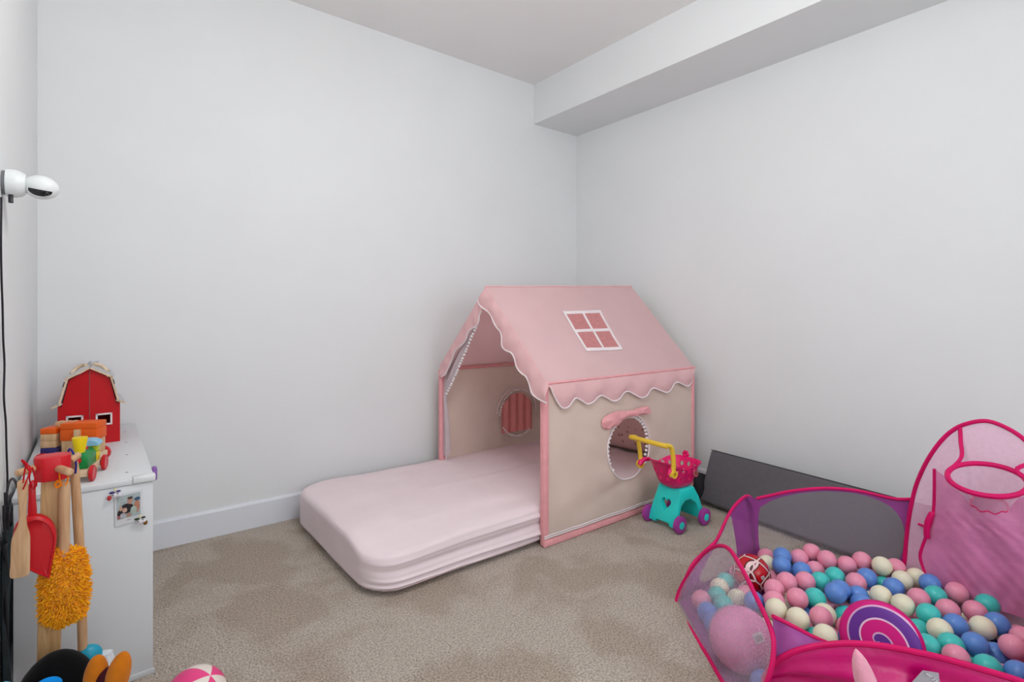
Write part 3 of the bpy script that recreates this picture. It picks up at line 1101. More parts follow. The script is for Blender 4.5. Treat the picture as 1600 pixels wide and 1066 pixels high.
def patch(a, b, ta, tb):
    """ruled surface between two fold lines; returns px -> 3-D point on it"""
    def S(s, t):
        return (a.lerp(b, s)).lerp(ta.lerp(tb, s), t)

    def hit(x, y):
        r = ray(x, y)
        s, t = .5, .5
        d = (S(.5, .5) - CAM).dot(FW)
        for _ in range(30):
            p = S(s, t)
            e = p - (CAM + r * d)
            J = Matrix(((0,) * 3,) * 3)
            ds, dt = (S(s + 1e-4, t) - p) / 1e-4, (S(s, t + 1e-4) - p) / 1e-4
            J = Matrix((ds, dt, -r)).transposed()
            try:
                st = J.inverted() @ (-e)
            except ValueError:
                break
            s, t, d = s + st[0], t + st[1], d + st[2]
        return S(s, t)
    return S, hit


PIT_C = (V1 + V2 + V3 + V4 + V5 + V6) / 6


BIGC, BIGR = dep(1158, 999, 1.72), .0
BIGR = 48.0 / F * 1.72 * .985
BIGC.z = BIGR + .006
# keep the big ball on its sight line while it rests on the pit floor
r_ = ray(1158, 999)
for _ in range(30):
    d_ = (H - (BIGR + .006)) / (-r_.z)
    BIGR = 46.5 / F * d_
BIGC = CAM + r_ * d_
r_ = ray(1174, 896)
FBR = .069
FBC = CAM + r_ * ((H - .085) / -r_.z)
LOLC = dep(1376, 1003, 1.56)
NLOL = ((CAM - LOLC).normalized() + Vector((-.16, .30, -.10))).normalized()


def ball_pit():
    root = thing('ball_pit', 'pop-up fabric ball pit with magenta edging, net sides and a basketball hoop', 'ball pit', PIT_C)
    fl = build('pit_floor', MB().prism([v * .985 + PIT_C * .015 + Vector((0, 0, .003)) for v in (V1, V2, V3, V4, V5, V6)], (0, 0, .002)), m_violet, root, smooth=False)
    # panel next to the carpet: one big net bounded by a taped hoop
    S, hit = patch(V1, V6, T1, T6)
    loop = catmull([hit(x, y) for x, y in ((1057, 939), (1066, 914), (1082, 888), (1098, 868), (1112, 857), (1126, 853), (1139, 858), (1152, 876), (1168, 905), (1184, 938), (1197, 965), (1205, 985), (1209, 1008), (1206, 1040), (1198, 1066), (1184, 1090), (1165, 1100), (1148, 1096), (1128, 1064), (1105, 1024), (1080, 984), (1062, 954))], 5, True)
    net = fill_loops([loop])
    bm = bmesh.new()
    vv = [bm.verts.new(p) for p in net.v]
    for f in net.f:
        bm.faces.new([vv[i] for i in f])
    nrm = (V6 - V1).cross(T1 - V1).normalized()
    if (PIT_C - V1).dot(nrm) > 0:
        nrm = -nrm
    for _ in range(6):
        lo_ = [e for e in bm.edges if e.calc_length() > .018]
        if lo_:
            bmesh.ops.subdivide_edges(bm, edges=lo_, cuts=1)
            bmesh.ops.triangulate(bm, faces=[f for f in bm.faces if len(f.verts) > 3])
    for v in bm.verts:                       # the big ball inside pushes the net outwards
        d_ = v.co - BIGC
        h_ = d_.dot(nrm)
        q_ = (d_ - nrm * h_).length
        rr_ = BIGR + .005
        if q_ < rr_:
            need = math.sqrt(rr_ * rr_ - q_ * q_)
            if h_ < need:
                v.co += nrm * (need - h_)
    bm.verts.index_update()
    net = MB()
    net.add([v.co.copy() for v in bm.verts], [tuple(v.index for v in f.verts) for f in bm.faces])
    bm.free()
    p1 = build('net_panel', net, m_net, root, angle=80)
    build('edging', MB().tube(loop, .0068, 8, closed=True), m_mag, p1)
    # second panel running to the back: violet nylon with a net window
    n2 = (V2 - V1).cross(T2 + Vector((0, .02, 0)) - V1).normalized()

    def hit(x, y):
        return onP(x, y, V1, n2)
    out_px = [(1060, 936), (1070, 908), (1082, 882), (1100, 863), (1119, 845), (1130, 822), (1140, 802), (1152, 786), (1167, 775), (1176, 782), (1180, 800), (1181, 830), (1181, 860), (1181, 884), (1150, 898), (1110, 917), (1080, 930)]
    win_px = [(1141, 806), (1146, 825), (1150, 850), (1151, 868), (1146, 884), (1122, 900), (1098, 910), (1094, 900), (1103, 880), (1120, 850), (1131, 828)]
    lo = catmull([hit(x, y) for x, y in out_px], 4, True)
    li = catmull([hit(x, y) for x, y in win_px], 4, True)
    p2 = build('side_panel', fill_loops([lo, li]), m_violet, root, smooth=False)
    build('net_window', fill_loops([li]), m_net_clear, p2, smooth=False)
    build('edging', MB().tube(catmull([hit(x, y) for x, y in out_px[:11]], 4), .0062, 8), m_mag, p2)
    # back panel with a large net window
    S, hit = patch(V2, V3, T2, T3)
    out_px = [(1168, 776), (1182, 779), (1205, 774), (1240, 767), (1290, 763), (1340, 767), (1380, 776), (1402, 780), (1424, 780), (1422, 800), (1416, 840), (1412, 880), (1404, 918), (1330, 905), (1255, 894), (1181, 884), (1180, 850), (1178, 800)]
    win_px = [(1186, 800), (1196, 788), (1215, 779), (1250, 771), (1295, 768), (1340, 772), (1375, 783), (1398, 798), (1411, 820), (1413, 845), (1408, 868), (1396, 888), (1370, 898), (1300, 892), (1230, 884), (1196, 876), (1186, 850)]
    lo = catmull([hit(x, y) for x, y in out_px], 4, True)
    li = catmull([hit(x, y) for x, y in win_px], 4, True)
    p3 = build('side_panel', fill_loops([lo, li]), m_violet, root, smooth=False)
    build('net_window', fill_loops([li]), m_net_clear, p3, smooth=False)
    build('edging', MB().tube(catmull([hit(x, y) for x, y in out_px[1:9]], 4), .0062, 8), m_mag, p3)
    # tall hoop panel
    e = (V4 - V3).normalized()
    n4 = Vector((e.y, -e.x, 0))
    if (PIT_C - V3).dot(n4) < 0:
        n4 = -n4
    L4 = (V4 - V3).length

    def h4(x, y, off=0.):
        return onP(x, y, V3 + n4 * off, n4)
    left_px = [(1405, 916), (1413, 880), (1416, 845), (1420, 812), (1425, 784), (1432, 757), (1446, 725), (1464, 697), (1484, 676), (1508, 663), (1535, 657.5)]
    half = [h4(x, y) for x, y in left_px]
    top = h4(1560, 657)
    sm = [((p - V3).dot(e), p.z) for p in half]
    mid = L4 * .54
    prof = [(s, z) for s, z in sm if s < mid - .02] + [(mid, .712)]
    prof2 = [(2 * mid - s, z) for s, z in prof[-2::-1]]
    lp = catmull([V3 + e * s + Vector((0, 0, max(.006, z))) for s, z in prof + prof2], 5)
    p4 = build('hoop_panel', fill_loops([lp]), m_pinknet, root, smooth=False)
    build('edging', MB().tube(lp, .0072, 8), m_mag, p4)
    # inner sheet of shiny nylon hanging below the hoop
    sh_px = [(1460, 733), (1460, 765), (1459, 795), (1456, 812), (1448, 836), (1440, 858), (1438, 872), (1444, 892), (1451, 912)]
    a = catmull([h4(x, y, .035) for x, y in sh_px], 4)
    m = len(a)

    def sheet(u, v):
        i = u * (m - 1)
        p = a[int(round(i))]
        s0 = (p - V3).dot(e)
        s1 = 2 * mid - s0 + .02
        s = s0 + (s1 - s0) * v
        d = .035 + .010 * wob(s * 14, p.z * 9) * math.sin(PI * v) + .02 * math.sin(PI * v)
        return V3 + e * s + n4 * d + Vector((0, 0, p.z - .05 * math.sin(PI * v) * max(0, 1 - u * 3)))
    shp = build('hanging_sheet', MB().grid(sheet, m - 1, 40), m_pinksheet, p4)
    build('sheet_edging', MB().tube([sheet(i / (m - 1), 0) for i in range(m)], .0055, 8), m_mag, p4)
    k = h4(1450, 820, .04)
    build('tie_loop', MB().tube(catmull([h4(1458, 800, .045), h4(1450, 815, .05), h4(1448, 832, .05), h4(1449, 842, .045)], 4), [.004] + [.010] * 11 + [.004], 8), m_mag, p4)
    build('tie_strap', MB().tube([h4(1435, 819, .012), h4(1442, 822, .02), h4(1449, 826, .04)], .0045, 6), m_mag, p4)
    # hoop ring, net and straps
    hc = dep(1541, 749, 1.735)
    R = Matrix.Rotation(math.radians(-14), 3, FW) @ Matrix.Rotation(math.radians(11), 3, RT)
    rr = .0985
    ring = [hc + R @ Vector((rr * math.cos(2 * PI * k / 40), rr * math.sin(2 * PI * k / 40), 0)) for k in range(40)]
    hp = build('hoop_ring', MB().tube(ring, .0085, 8, closed=True), m_mag, p4)
    m_hnet = mat('hoop_net', (236, 200, 220), .6, .3, var=(60, .06), sheer=.55)
    nn = MB()
    rs = []
    for j in range(7):
        t = j / 6
        r2 = rr * (1 - .52 * t)
        rs.append([hc + R @ Vector((r2 * math.cos(2 * PI * k / 40) + .012 * t, r2 * math.sin(2 * PI * k / 40), -.10 * t)) + Vector((0, 0, .004 * math.sin(k * 1.3) * t)) for k in range(40)])
    nn.rings(rs)
    build('hoop_net', nn, m_hnet, hp)
    build('net_edging', MB().tube(rs[-1], .0025, 6, closed=True), m_mag, hp)
    build('strap', MB().tube(catmull([h4(1500, 667), h4(1501, 690, .01), h4(1502, 715, .04), ring[min(range(40), key=lambda q: (ring[q] - dep(1505, 735, 1.78)).length)]], 5), .0065, 6), m_mag, p4)
    build('strap', MB().tube(catmull([lp[int(len(lp) * .64)], lp[int(len(lp) * .64)].lerp(hc, .45), ring[min(range(40), key=lambda q: (ring[q] - dep(1588, 742, 1.70)).length)]], 5), .0065, 6), m_mag, p4)
    # front panel of magenta satin nearest the camera
    S, hit = patch(V6, V5, T6, T5)
    tp = catmull([hit(x, y) for x, y in ((1193, 1062), (1204, 1043), (1220, 1029), (1245, 1017), (1280, 1009), (1325, 1005.5), (1375, 1009), (1420, 1017), (1470, 1028), (1530, 1045), (1600, 1067), (1640, 1090))], 5)
    bot = [S(i / (len(tp) - 1), .0) for i in range(len(tp))]
    nf = (V5 - V6).cross(Vector((0, 0, 1))).normalized()
    if (PIT_C - V6).dot(nf) > 0:
        nf = -nf

    def fp(u, v):
        i = int(round(u * (len(tp) - 1)))
        p = bot[i].lerp(tp[i], v)
        return p + nf * (.018 * math.sin(PI * v) * (1 + .8 * math.sin(9 * u + 5 * v)) + .006 * math.sin(26 * v + 5 * u) * math.sin(PI * v))
    p6 = build('front_panel', MB().grid(fp, len(tp) - 1, 24), m_magsatin, root, solid=.002)
    build('edging', MB().tube(tp, .0075, 8), m_mag, p6)
    # grey care panel with pale lettering on the front panel
    def hit_out(x, y, off):
        return hit(x, y) + nf * off
    lab = catmull([hit_out(x, y, .030) for x, y in ((1436, 1036.5), (1460, 1040.5), (1463, 1064), (1466, 1090), (1400, 1092), (1409, 1066))], 1, True)
    m_lab = mat('grey_label', (186, 182, 190), .6, .3, var=(40, .04))
    lo = build('grey_patch', fill_loops([lab]), m_lab, p6, smooth=False, solid=.0015)
    # strokes of the small white lettering
    st = MB()
    for seg in (((1440, 1040.5), (1442, 1039.6)), ((1441.5, 1041.5), (1443.5, 1040.4)), ((1443, 1043), (1446, 1041)), ((1444.5, 1044.6), (1446.8, 1042.2), (1447.5, 1044.5), (1449.5, 1043.5)),
                ((1449, 1049.3), (1452.5, 1049), (1453.2, 1046)), ((1453, 1052.4), (1456, 1052), (1457, 1049))):
        st.tube([hit_out(x, y, .034) for x, y in seg], .0010, 5)
    build('lettering', st, mat('label_white', (222, 220, 228), .6, .3), lo)
    # other unseen-from-here front side panel closes the pit
    def fp5(u, v):
        a = V4.lerp(V5, u)
        b = (V4 + Vector((0, 0, .30))).lerp(T5, u)
        return a.lerp(b, v)
    p5 = build('front_panel', MB().grid(fp5, 12, 8), m_magsatin, root, solid=.002)
    build('edging', MB().tube([fp5(i / 12, 1) for i in range(13)], .0075, 8), m_mag, p5)
    # violet corner webs
    a1 = catmull([dep(1207, 963, 1.47), dep(1222, 970, 1.47), dep(1245, 982, 1.46), dep(1270, 995, 1.44), dep(1292, 1004.5, 1.43)], 4)
    low = catmull([hit(x, y) for x, y in ((1209, 1046), (1222, 1029), (1245, 1017), (1270, 1011), (1292, 1007.5))], 4)
    wv = build('corner_web', MB().grid(lambda u, v: a1[int(round(u * (len(a1) - 1)))].lerp(low[int(round(u * (len(a1) - 1)))], v) + nf * (.008 * math.sin(9 * u + 3) * math.sin(PI * v)), len(a1) - 1, 6), m_violet, root)
    build('edging', MB().tube(a1, .0055, 8), m_mag, wv)


ball_pit()

# ---- balls
BR = .034
PINK, TEAL, BLUE, CREAM = 0, 1, 2, 3
TOP = [(1265.6, 859, 0), (1287.8, 880.4, 0), (1251.6, 876, 0), (1219, 874.4, 2), (1222, 890, 2), (1248, 894.6, 2), (1304.5, 902, 1), (1282, 912, 1), (1321.5, 886.5, 0), (1257.6, 916, 0),
       (1228.5, 917, 0), (1215.4, 928, 0), (1209, 940, 0), (1249, 942, 0), (1276, 939, 1), (1302.7, 937, 2), (1314.6, 926.7, 2), (1213, 957, 3), (1248, 971, 3), (1281, 970, 0), (1293, 994.5, 3),
       (1338.5, 914, 0), (1354, 906, 2), (1355.4, 887, 0), (1380, 894, 3), (1410.6, 905, 3), (1396.5, 920, 2), (1375.7, 933, 3), (1411, 949, 3), (1435.5, 937, 0), (1463, 934, 1), (1499, 932, 0),
       (1540, 946, 1), (1523, 957, 0), (1480, 955, 0), (1451.4, 965, 1), (1492.4, 977.7, 2), (1469.7, 989, 3), (1533.4, 984.7, 3), (1561, 981, 2), (1453, 1012.6, 1), (1485.4, 1008, 1), (1523.8, 1008, 2),
       (1496.7, 1030, 0), (1544.7, 1044, 1), (1582, 1019.5, 0), (1598, 998.6, 0), (1585.7, 1052.7, 2), (1450.3, 915, 2)]
LOW = [(1294, 868, 1), (1224, 870, 1), (1239.8, 903, 2), (1198, 871, 0), (1202, 886, 3), (1209, 902, 0), (1270, 886, 2), (1275, 899, 0), (1230, 926, 3), (1234, 946, 3), (1256, 928, 2), (1299, 947, 0),
       (1255, 956, 2), (1325, 946, 0), (1317, 960, 1), (1298.5, 970, 3), (1267, 990, 1), (1319.5, 993, 2), (1314, 982, 0), (1342, 884, 0), (1362.7, 877, 0), (1393.7, 887, 0), (1408, 889.5, 0), (1427.5, 903, 3),
       (1429.7, 917, 3), (1376.8, 914, 1), (1337, 937, 2), (1334, 950, 2), (1356.5, 937, 3), (1464.5, 912, 0), (1521, 932, 0), (1435.7, 983, 1), (1559.5, 1026.5, 2), (1584, 1001, 0), (1592.7, 1037, 0)]
NETB = [(1103, 947, 0), (1109.5, 982, 0), (1120, 933, 1), (1125, 920, 3), (1136, 910, 1), (1127, 949, 1), (1149, 935, 3), (1176, 952, 2), (1174, 930, 0), (1093, 965, 2), (1199, 980, 3), (1197, 1049, 3), (1172, 1063, 2)]
def solve_balls():
    pts, cols, kind = [], [], []
    for lst, z, k in ((TOP, .098, 0), (LOW, .066, 1), (NETB, .05, 2)):
        for x, y, c in lst:
            p = onz(x, y, z)
            pts.append(p)
            cols.append(c)
            kind.append(k)
    hexv = [V1, V2, V3, V4, V5, V6]
    nv = len(pts)
    base = np.array([list(p) for p in pts])
    # under-layer on the pit floor
    fill = []
    s = .0725
    for j in range(-12, 13):
        for i in range(-12, 13):
            x, y = PIT_C.x + (i + .5 * (j % 2)) * s, PIT_C.y + j * s * .866
            p = np.array([x, y, BR + .006])
            ok = True
            for a, b in zip(hexv, hexv[1:] + hexv[:1]):
                ed = (b - a).normalized()
                nn = np.array([ed.y, -ed.x])
                if (PIT_C.x - a.x) * nn[0] + (PIT_C.y - a.y) * nn[1] < 0:
                    nn = -nn
                if (x - a.x) * nn[0] + (y - a.y) * nn[1] < .05:
                    ok = False
            if not ok or np.min(np.linalg.norm(base - p, axis=1)) < .042:
                continue
            if np.linalg.norm(p - np.array(BIGC)) < BIGR + BR * .8 or np.linalg.norm(p - np.array(FBC)) < FBR + BR * .8:
                continue
            if np.linalg.norm(p[:2] - np.array(LOLC)[:2]) < .085:
                continue
            fill.append(p)
            cols.append(int(rng.choice([0, 0, 1, 2, 3])))
            kind.append(3)
    P = np.vstack([base, np.array(fill)])
    T0 = P.copy()
    n = len(P)
    fixed = np.array([list(BIGC), list(FBC)])
    fr = np.array([BIGR, FBR])
    np1 = np.array((V6 - V1).cross(T1 - V1).normalized())
    if np.dot(np.array(PIT_C - V1), np1) < 0:
        np1 = -np1
    nlol = np.array(NLOL)
    for it in range(300):
        pull = .10 if it < 230 else .0
        P[:nv] += (T0[:nv] - P[:nv]) * pull
        P[nv:] += (T0[nv:] - P[nv:]) * pull * .3
        D = P[:, None] - P[None]
        dist = np.linalg.norm(D, axis=2) + np.eye(n)
        ov = np.clip(2 * BR * 1.002 - dist, 0, None)
        np.fill_diagonal(ov, 0)
        wgt = np.ones((n, n)) * .5
        wgt[:nv, nv:] = .15
        wgt[nv:, :nv] = .85
        P += (D / dist[..., None] * (ov * wgt)[..., None]).sum(1) * .6
        for c, r in zip(fixed, fr):
            d = P - c
            l = np.linalg.norm(d, axis=1)
            o = np.clip(r + BR - l, 0, None)
            P += d / l[:, None] * o[:, None]
        for a, b in zip(hexv, hexv[1:] + hexv[:1]):
            ed = (b - a).normalized()
            nn = np.array([ed.y, -ed.x, 0])
            if np.dot(np.array(PIT_C - a), nn) < 0:
                nn = -nn
            s_ = (P - np.array(a)) @ nn
            o = np.clip(BR + .012 - s_, 0, None)
            P += o[:, None] * nn
        s_ = (P - np.array(V1)) @ np1
        P += np.clip(BR + .008 - s_, 0, None)[:, None] * np1
        d = P - np.array(LOLC)
        h_ = d @ nlol
        q_ = np.linalg.norm(d - h_[:, None] * nlol, axis=1)
        o = np.where(q_ < .112 + BR * .6, np.clip(.027 + BR - np.abs(h_), 0, None), 0.)
        P += (o * np.where(h_ < 0, -1, 1))[:, None] * nlol * .5
        P[:, 2] = np.clip(P[:, 2], BR + .006, None)
    # drop under-layer balls that found no room
    keep = list(range(n))
    for i in range(n - 1, nv - 1, -1):
        oth = [j for j in keep if j != i]
        if np.min(np.linalg.norm(P[oth] - P[i], axis=1)) < 2 * BR - .003 or np.linalg.norm(P[i] - fixed[0]) < BIGR + BR - .003 or np.linalg.norm(P[i] - fixed[1]) < FBR + BR - .003:
            keep.remove(i)
    return P[keep], [cols[i] for i in keep], [kind[i] for i in keep], nv


m_balls = [mat('ball_pink', (240, 152, 178), .32, .45, var=(3, .02)), mat('ball_teal', (70, 204, 196), .32, .45, var=(3, .02)),
           mat('ball_blue', (96, 142, 216), .32, .45, var=(3, .02)), mat('ball_cream', (240, 234, 206), .32, .45, var=(3, .02))]
cname = ['pink', 'turquoise', 'blue', 'cream']
P, cols, kind, nv = solve_balls()
ball_me = []
for c in range(4):
    me = bpy.data.meshes.new('pit_ball_' + cname[c])
    mb = MB().ball((0, 0, 0), BR, 28, 18)
    me.from_pydata(mb.v, [], mb.f)
    me.materials.append(m_balls[c])
    me.shade_smooth()
    ball_me.append(me)


def pixel(p):
    d = Vector(p) - CAM
    dd = d.dot(FW)
    return CX + F * d.dot(RT) / dd, HY - F * d.z / dd


def zone(p, k):
    x, y = pixel(p)
    if k == 3:
        return 'under the others on the pit floor'
    if k == 2 or x < 1190:
        return 'behind the left net panel'
    if x < 1262 and y < 930:
        return 'just right of the red football'
    if y < 905 and x < 1470:
        return 'along the back net window'
    if x > 1500 or (x > 1455 and y < 975):
        return 'on the right below the hoop'
    if x > 1425:
        return 'between swirl disc and hoop sheet'
    if x > 1310:
        return 'right behind the swirl disc'
    return 'beside the violet corner web'


ORD = ['first', 'second', 'third', 'fourth', 'fifth', 'sixth', 'seventh', 'eighth', 'ninth', 'tenth', 'eleventh', 'twelfth']
zs = [zone(P[i], kind[i]) for i in range(len(P))]
for i in range(len(P)):
    o = bpy.data.objects.new('pit_ball', ball_me[cols[i]])
    o.location = P[i]
    o.rotation_euler = (i * .7, i * 1.3, i * 2.1)
    COL.objects.link(o)
    same = sorted((j for j in range(len(P)) if cols[j] == cols[i] and zs[j] == zs[i]), key=lambda j: pixel(P[j])[0])
    r_ = same.index(i)
    if len(same) == 1:
        lb = '%s plastic ball %s' % (cname[cols[i]], zs[i])
    elif kind[i] == 3 or r_ >= len(ORD):
        lb = '%s plastic ball lying %s' % (cname[cols[i]], zs[i])
    else:
        lb = '%s %s plastic ball from the left among those %s' % (ORD[r_], cname[cols[i]], zs[i])
    tag(o, lb, 'ball', '%s balls %s' % (cname[cols[i]], zs[i]))

# ---- big pink ball with barcode sticker
bb = thing('big_play_ball', 'large pale pink ball with barcode sticker behind the left net panel', 'ball', BIGC - Vector((0, 0, BIGR)))
build('ball_skin', MB().ball(BIGC, BIGR, 48, 30), mat('big_pink', (238, 138, 190), .35, .45, var=(120, .02)), bb)


def sphere_sticker(c, r, px, sx, sy, lift, rot=0.):
    """curved sticker on a ball where the sight line through px meets it, plus bar strokes"""
    rv = ray(*px).normalized()
    oc = CAM - c
    b_ = rv.dot(oc)
    disc = b_ * b_ - (oc.length_squared - r * r)
    hitp = CAM + rv * (-b_ - math.sqrt(max(disc, 0)))
    n = (hitp - c).normalized()
    u = Vector((0, 0, 1)).cross(n).normalized()
    v = n.cross(u)
    u, v = u * math.cos(rot) + v * math.sin(rot), v * math.cos(rot) - u * math.sin(rot)

    def on(a, b, l):
        return c + (n * r + u * a + v * b).normalized() * (r + l)
    st = MB().grid(lambda a, b: on((a - .5) * sx, (b - .5) * sy, lift), 6, 6)
    bars = MB()
    for k in range(7):
        x0 = (-.32 + k * .1) * sx
        wd = (.03 if k % 2 else .055) * sx
        bars.grid(lambda a, b: on(x0 + a * wd, (b - .55) * sy * .6, lift + .0006), 1, 4)
    return st, bars


m_stick = mat('sticker_white', (230, 222, 226), .5, .3)
m_ink = mat('sticker_ink', (96, 90, 100), .6, .2)
s_, b_ = sphere_sticker(BIGC, BIGR, (1185.5, 997), .034, .026, .001, .15)
so = build('barcode_sticker', s_, m_stick, bb)
build('bars', b_, m_ink, so)
# ---- red football
fb = thing('football', 'shiny red football with white lines half behind the left net panel', 'ball', FBC - Vector((0, 0, FBR)))
mb = MB().ball((0, 0, 0), FBR, 40, 26)
fo = build('ball_skin', mb, football_mat(), fb, world=False)
fo.location = (0, 0, FBR)
fo.rotation_euler = (.4, .7, .3)
s_, b_ = sphere_sticker(FBC, FBR, (1192, 903), .014, .012, .001, .35)
so = build('barcode_sticker', s_, m_stick, fb)
build('bars', b_, m_ink, so)
# ---- lollipop swirl disc
q = NLOL.to_track_quat('Z', 'Y')
lo = thing('lollipop_disc', 'round lollipop cushion with magenta and purple swirl standing among the balls', 'cushion', LOLC)
do = build('swirl_face', MB().lathe([(0, .028), (.05, .0275), (.085, .025), (.101, .019), (.106, .012), (.106, .010)], 64), swirl_mat(), lo, world=False)
do.rotation_mode = 'QUATERNION'
do.rotation_quaternion = q
eo = build('edge_band', MB().lathe([(.106, .012), (.1095, .006), (.1095, -.008), (.104, -.018), (.08, -.024), (0, -.026)], 64), mat('disc_edge', (206, 0, 112), .5, .3), lo, world=False)
eo.rotation_mode = 'QUATERNION'
eo.rotation_quaternion = q
# pale grey ball tucked between disc and front panel
gb = dep(1424, 1042, 1.42)
tag(build('grey_ball', MB().ball(gb, (.060, .045, .036), 28, 16, R=Matrix.Rotation(-YAW, 3, 'Z')), mat('pale_grey', (206, 200, 206), .6, .3)), 'pale grey soft ball tucked between swirl disc and magenta front panel', 'ball')
# small navy toy half buried on the right
nb = onz(1557, 1008, .062)
tag(build('navy_ring', MB().tube([nb + Vector((.016 * math.cos(2 * PI * k / 20), .010 * math.sin(2 * PI * k / 20), .014 * math.sin(2 * PI * k / 20))) for k in range(20)], .0055, 8, closed=True), mat('navy', (24, 34, 76), .4, .4)), 'small navy ring toy half buried among balls below the hoop', 'toy')

# ---- plush whose pointed ear pokes up in front of the pit
m_plush = mat('plush_pink', (240, 166, 186), .9, .1, var=(60, .06), bump=(160, .3, .003), sheen=.4)
eb = dep(1356, 1075, 1.17)
pr = thing('plush_rabbit', 'pale pink plush toy with a long pointed ear in front of the magenta pit panel', 'plush toy', (eb.x - .02, eb.y - .02, 0))
tip = dep(1337, 1014, 1.19)
ax = (eb - tip)
pth = [tip + ax * t for t in (0, .06, .16, .3, .5, .75, 1.0, 1.3)]
build('ear', MB().tube(pth, [.001, .005, .0095, .0145, .0185, .0215, .0225, .020], 18), m_plush, pr, angle=80)
hb = pth[-1] + Vector((-.02, -.02, -.035))
build('head', MB().ball(hb, (.052, .05, .048), 24, 16), m_plush, pr)
build('body', MB().ball((hb.x, hb.y, (hb.z - .03) / 2), (.062, .058, max(.03, (hb.z - .03) / 2)), 24, 16), m_plush, pr)

# ================================================================== WHITE CABINET
m_cab = mat('white_laminate', (222, 225, 228), .4, .4, var=(3, .012))
CX0, CX1, CY0, CY1, CZ = -.176, .138, 1.932, 2.905, .594


def cabinet():
    root = thing('cabinet', 'low white laminate cabinet in the left corner carrying the wooden toys', 'cabinet', ((CX0 + CX1) / 2, (CY0 + CY1) / 2, 0))
    build('body', MB().box(((CX0 + CX1) / 2, (CY0 + CY1) / 2, (CZ - .016) / 2), (CX1 - CX0 - .004, CY1 - CY0 - .004, CZ - .016)), m_cab, root, bevel=.002)
    tp = build('top_panel', MB().box(((CX0 + CX1) / 2, (CY0 + CY1) / 2, CZ - .0075), (CX1 - CX0 + .002, CY1 - CY0 + .002, .015)), m_cab, root, bevel=.0015)
    build('plinth', MB().box(((CX0 + CX1) / 2 + .002, CY0 - .002, .008), (CX1 - CX0, .006, .016)), m_cab, root, bevel=.001)
    build('corner_bracket', MB().box((CX1 - .024, CY0 + .010, CZ - .003), (.056, .032, .018)), m_white_pl, root, bevel=.003)
    for x, y in ((.075, 2.03), (.085, 2.28), (.09, 2.50), (.095, 2.72)):
        build('screw_hole', MB().lathe([(0, .0005), (.004, .0005), (.004, 0), (0, 0)], 10, Matrix.Translation((x, y, CZ))), mat('hole_grey', (150, 150, 152), .7, .2), tp)


cabinet()
# photo and magnets on the cabinet front
FY = CY0 - .0005


def on_front(x, y, off=0.):
    return onY(x, y, FY - off)


ph = thing('photo_print', 'instant photo print of a family, held on the cabinet front', 'photo', on_front(200, 822))
fr_px = [(178.5, 775.5), (222, 765), (222.5, 811.5), (180, 824)]
build('paper', fill_loops([[on_front(x, y, .0006) for x, y in fr_px]]), mat('photo_paper', (226, 228, 232), .35, .4), ph, smooth=False, solid=.0004)
A = [on_front(*p, .0016) for p in fr_px]


def uv(u, v, l=0.):
    return A[0].lerp(A[1], u).lerp(A[3].lerp(A[2], u), v) + Vector((0, -l, 0))


def blob(cu, cv, ru, rv, l, n=18):
    return [[uv(cu + ru * math.cos(2 * PI * k / n), cv + rv * math.sin(2 * PI * k / n), l) for k in range(n)]]


pic = build('picture', fill_loops([[uv(.08, .06), uv(.93, .06), uv(.93, .80), uv(.08, .80)]]), mat('picture_sky', (176, 188, 190), .4, .3, var=(60, .15)), ph, smooth=False)
for pi_, (nm, args, c) in enumerate((('shirt', (.42, .50, .26, .16), (42, 38, 42)), ('shirt', (.20, .62, .11, .13), (48, 40, 42)), ('face', (.55, .27, .10, .11), (196, 150, 132)), ('hair', (.56, .18, .10, .045), (82, 70, 62)),
                    ('arm', (.80, .50, .11, .20), (190, 132, 108)), ('hat', (.82, .26, .11, .06), (66, 92, 122)), ('arm', (.22, .46, .06, .08), (198, 160, 140)), ('blouse', (.68, .60, .12, .13), (176, 192, 182)),
                    ('face', (.36, .54, .09, .08), (206, 168, 152)), ('blouse', (.28, .70, .10, .085), (186, 184, 190)), ('arm', (.14, .73, .055, .055), (176, 104, 98)), ('face', (.50, .72, .09, .07), (180, 140, 124)))):
    build(nm, fill_loops(blob(*args, .0002 + .00010 * pi_)), mat('print_%d_%d_%d' % c, c, .5, .3, var=(200, .15)), pic, smooth=False)
mk = MB()
for i in range(5):
    mk.tube([uv(.42 + i * .035, .885 - .004 * (i % 2), .0004), uv(.435 + i * .035, .875, .0004)], .0006, 4)
build('caption', mk, m_ink, ph)


def magnet(px, name, label, body, mane, tail, horn):
    c = on_front(px[0], px[1], .008)
    t = thing(name, label, 'magnet', c)
    s = .0016
    k = F / (c - CAM).dot(FW)

    def at(dx, dz, l=0.):
        return c + Vector((dx / k * 1.35, -l, -dz / k))
    build('body', MB().ball(at(0, 1), (.010, .005, .0075), 14, 10).ball(at(4, 1.5), (.006, .0045, .0045), 12, 8), mat('magnet_white', (238, 234, 240), .4, .4), t)
    build('mane', MB().ball(at(-3, -4, .003), (.007, .004, .0035), 12, 8).ball(at(3, -5, .003), (.006, .004, .003), 12, 8), mane, t)
    build('tail', MB().ball(at(-5.5 if tail[1] < 0 else 5, 4, .001), (.0055, .004, .0075), 12, 8), tail[0], t)
    build('horn', MB().lathe([(.003, 0), (0, .011)], 10, Matrix.Translation(at(0, -6, .002))), horn, t)
    build('eye', MB().ball(at(-2, 0, .0055), .0016, 8, 6).ball(at(2.5, -2, .0055), .0016, 8, 6), mat('eye_black', (20, 18, 22), .3, .5), t)


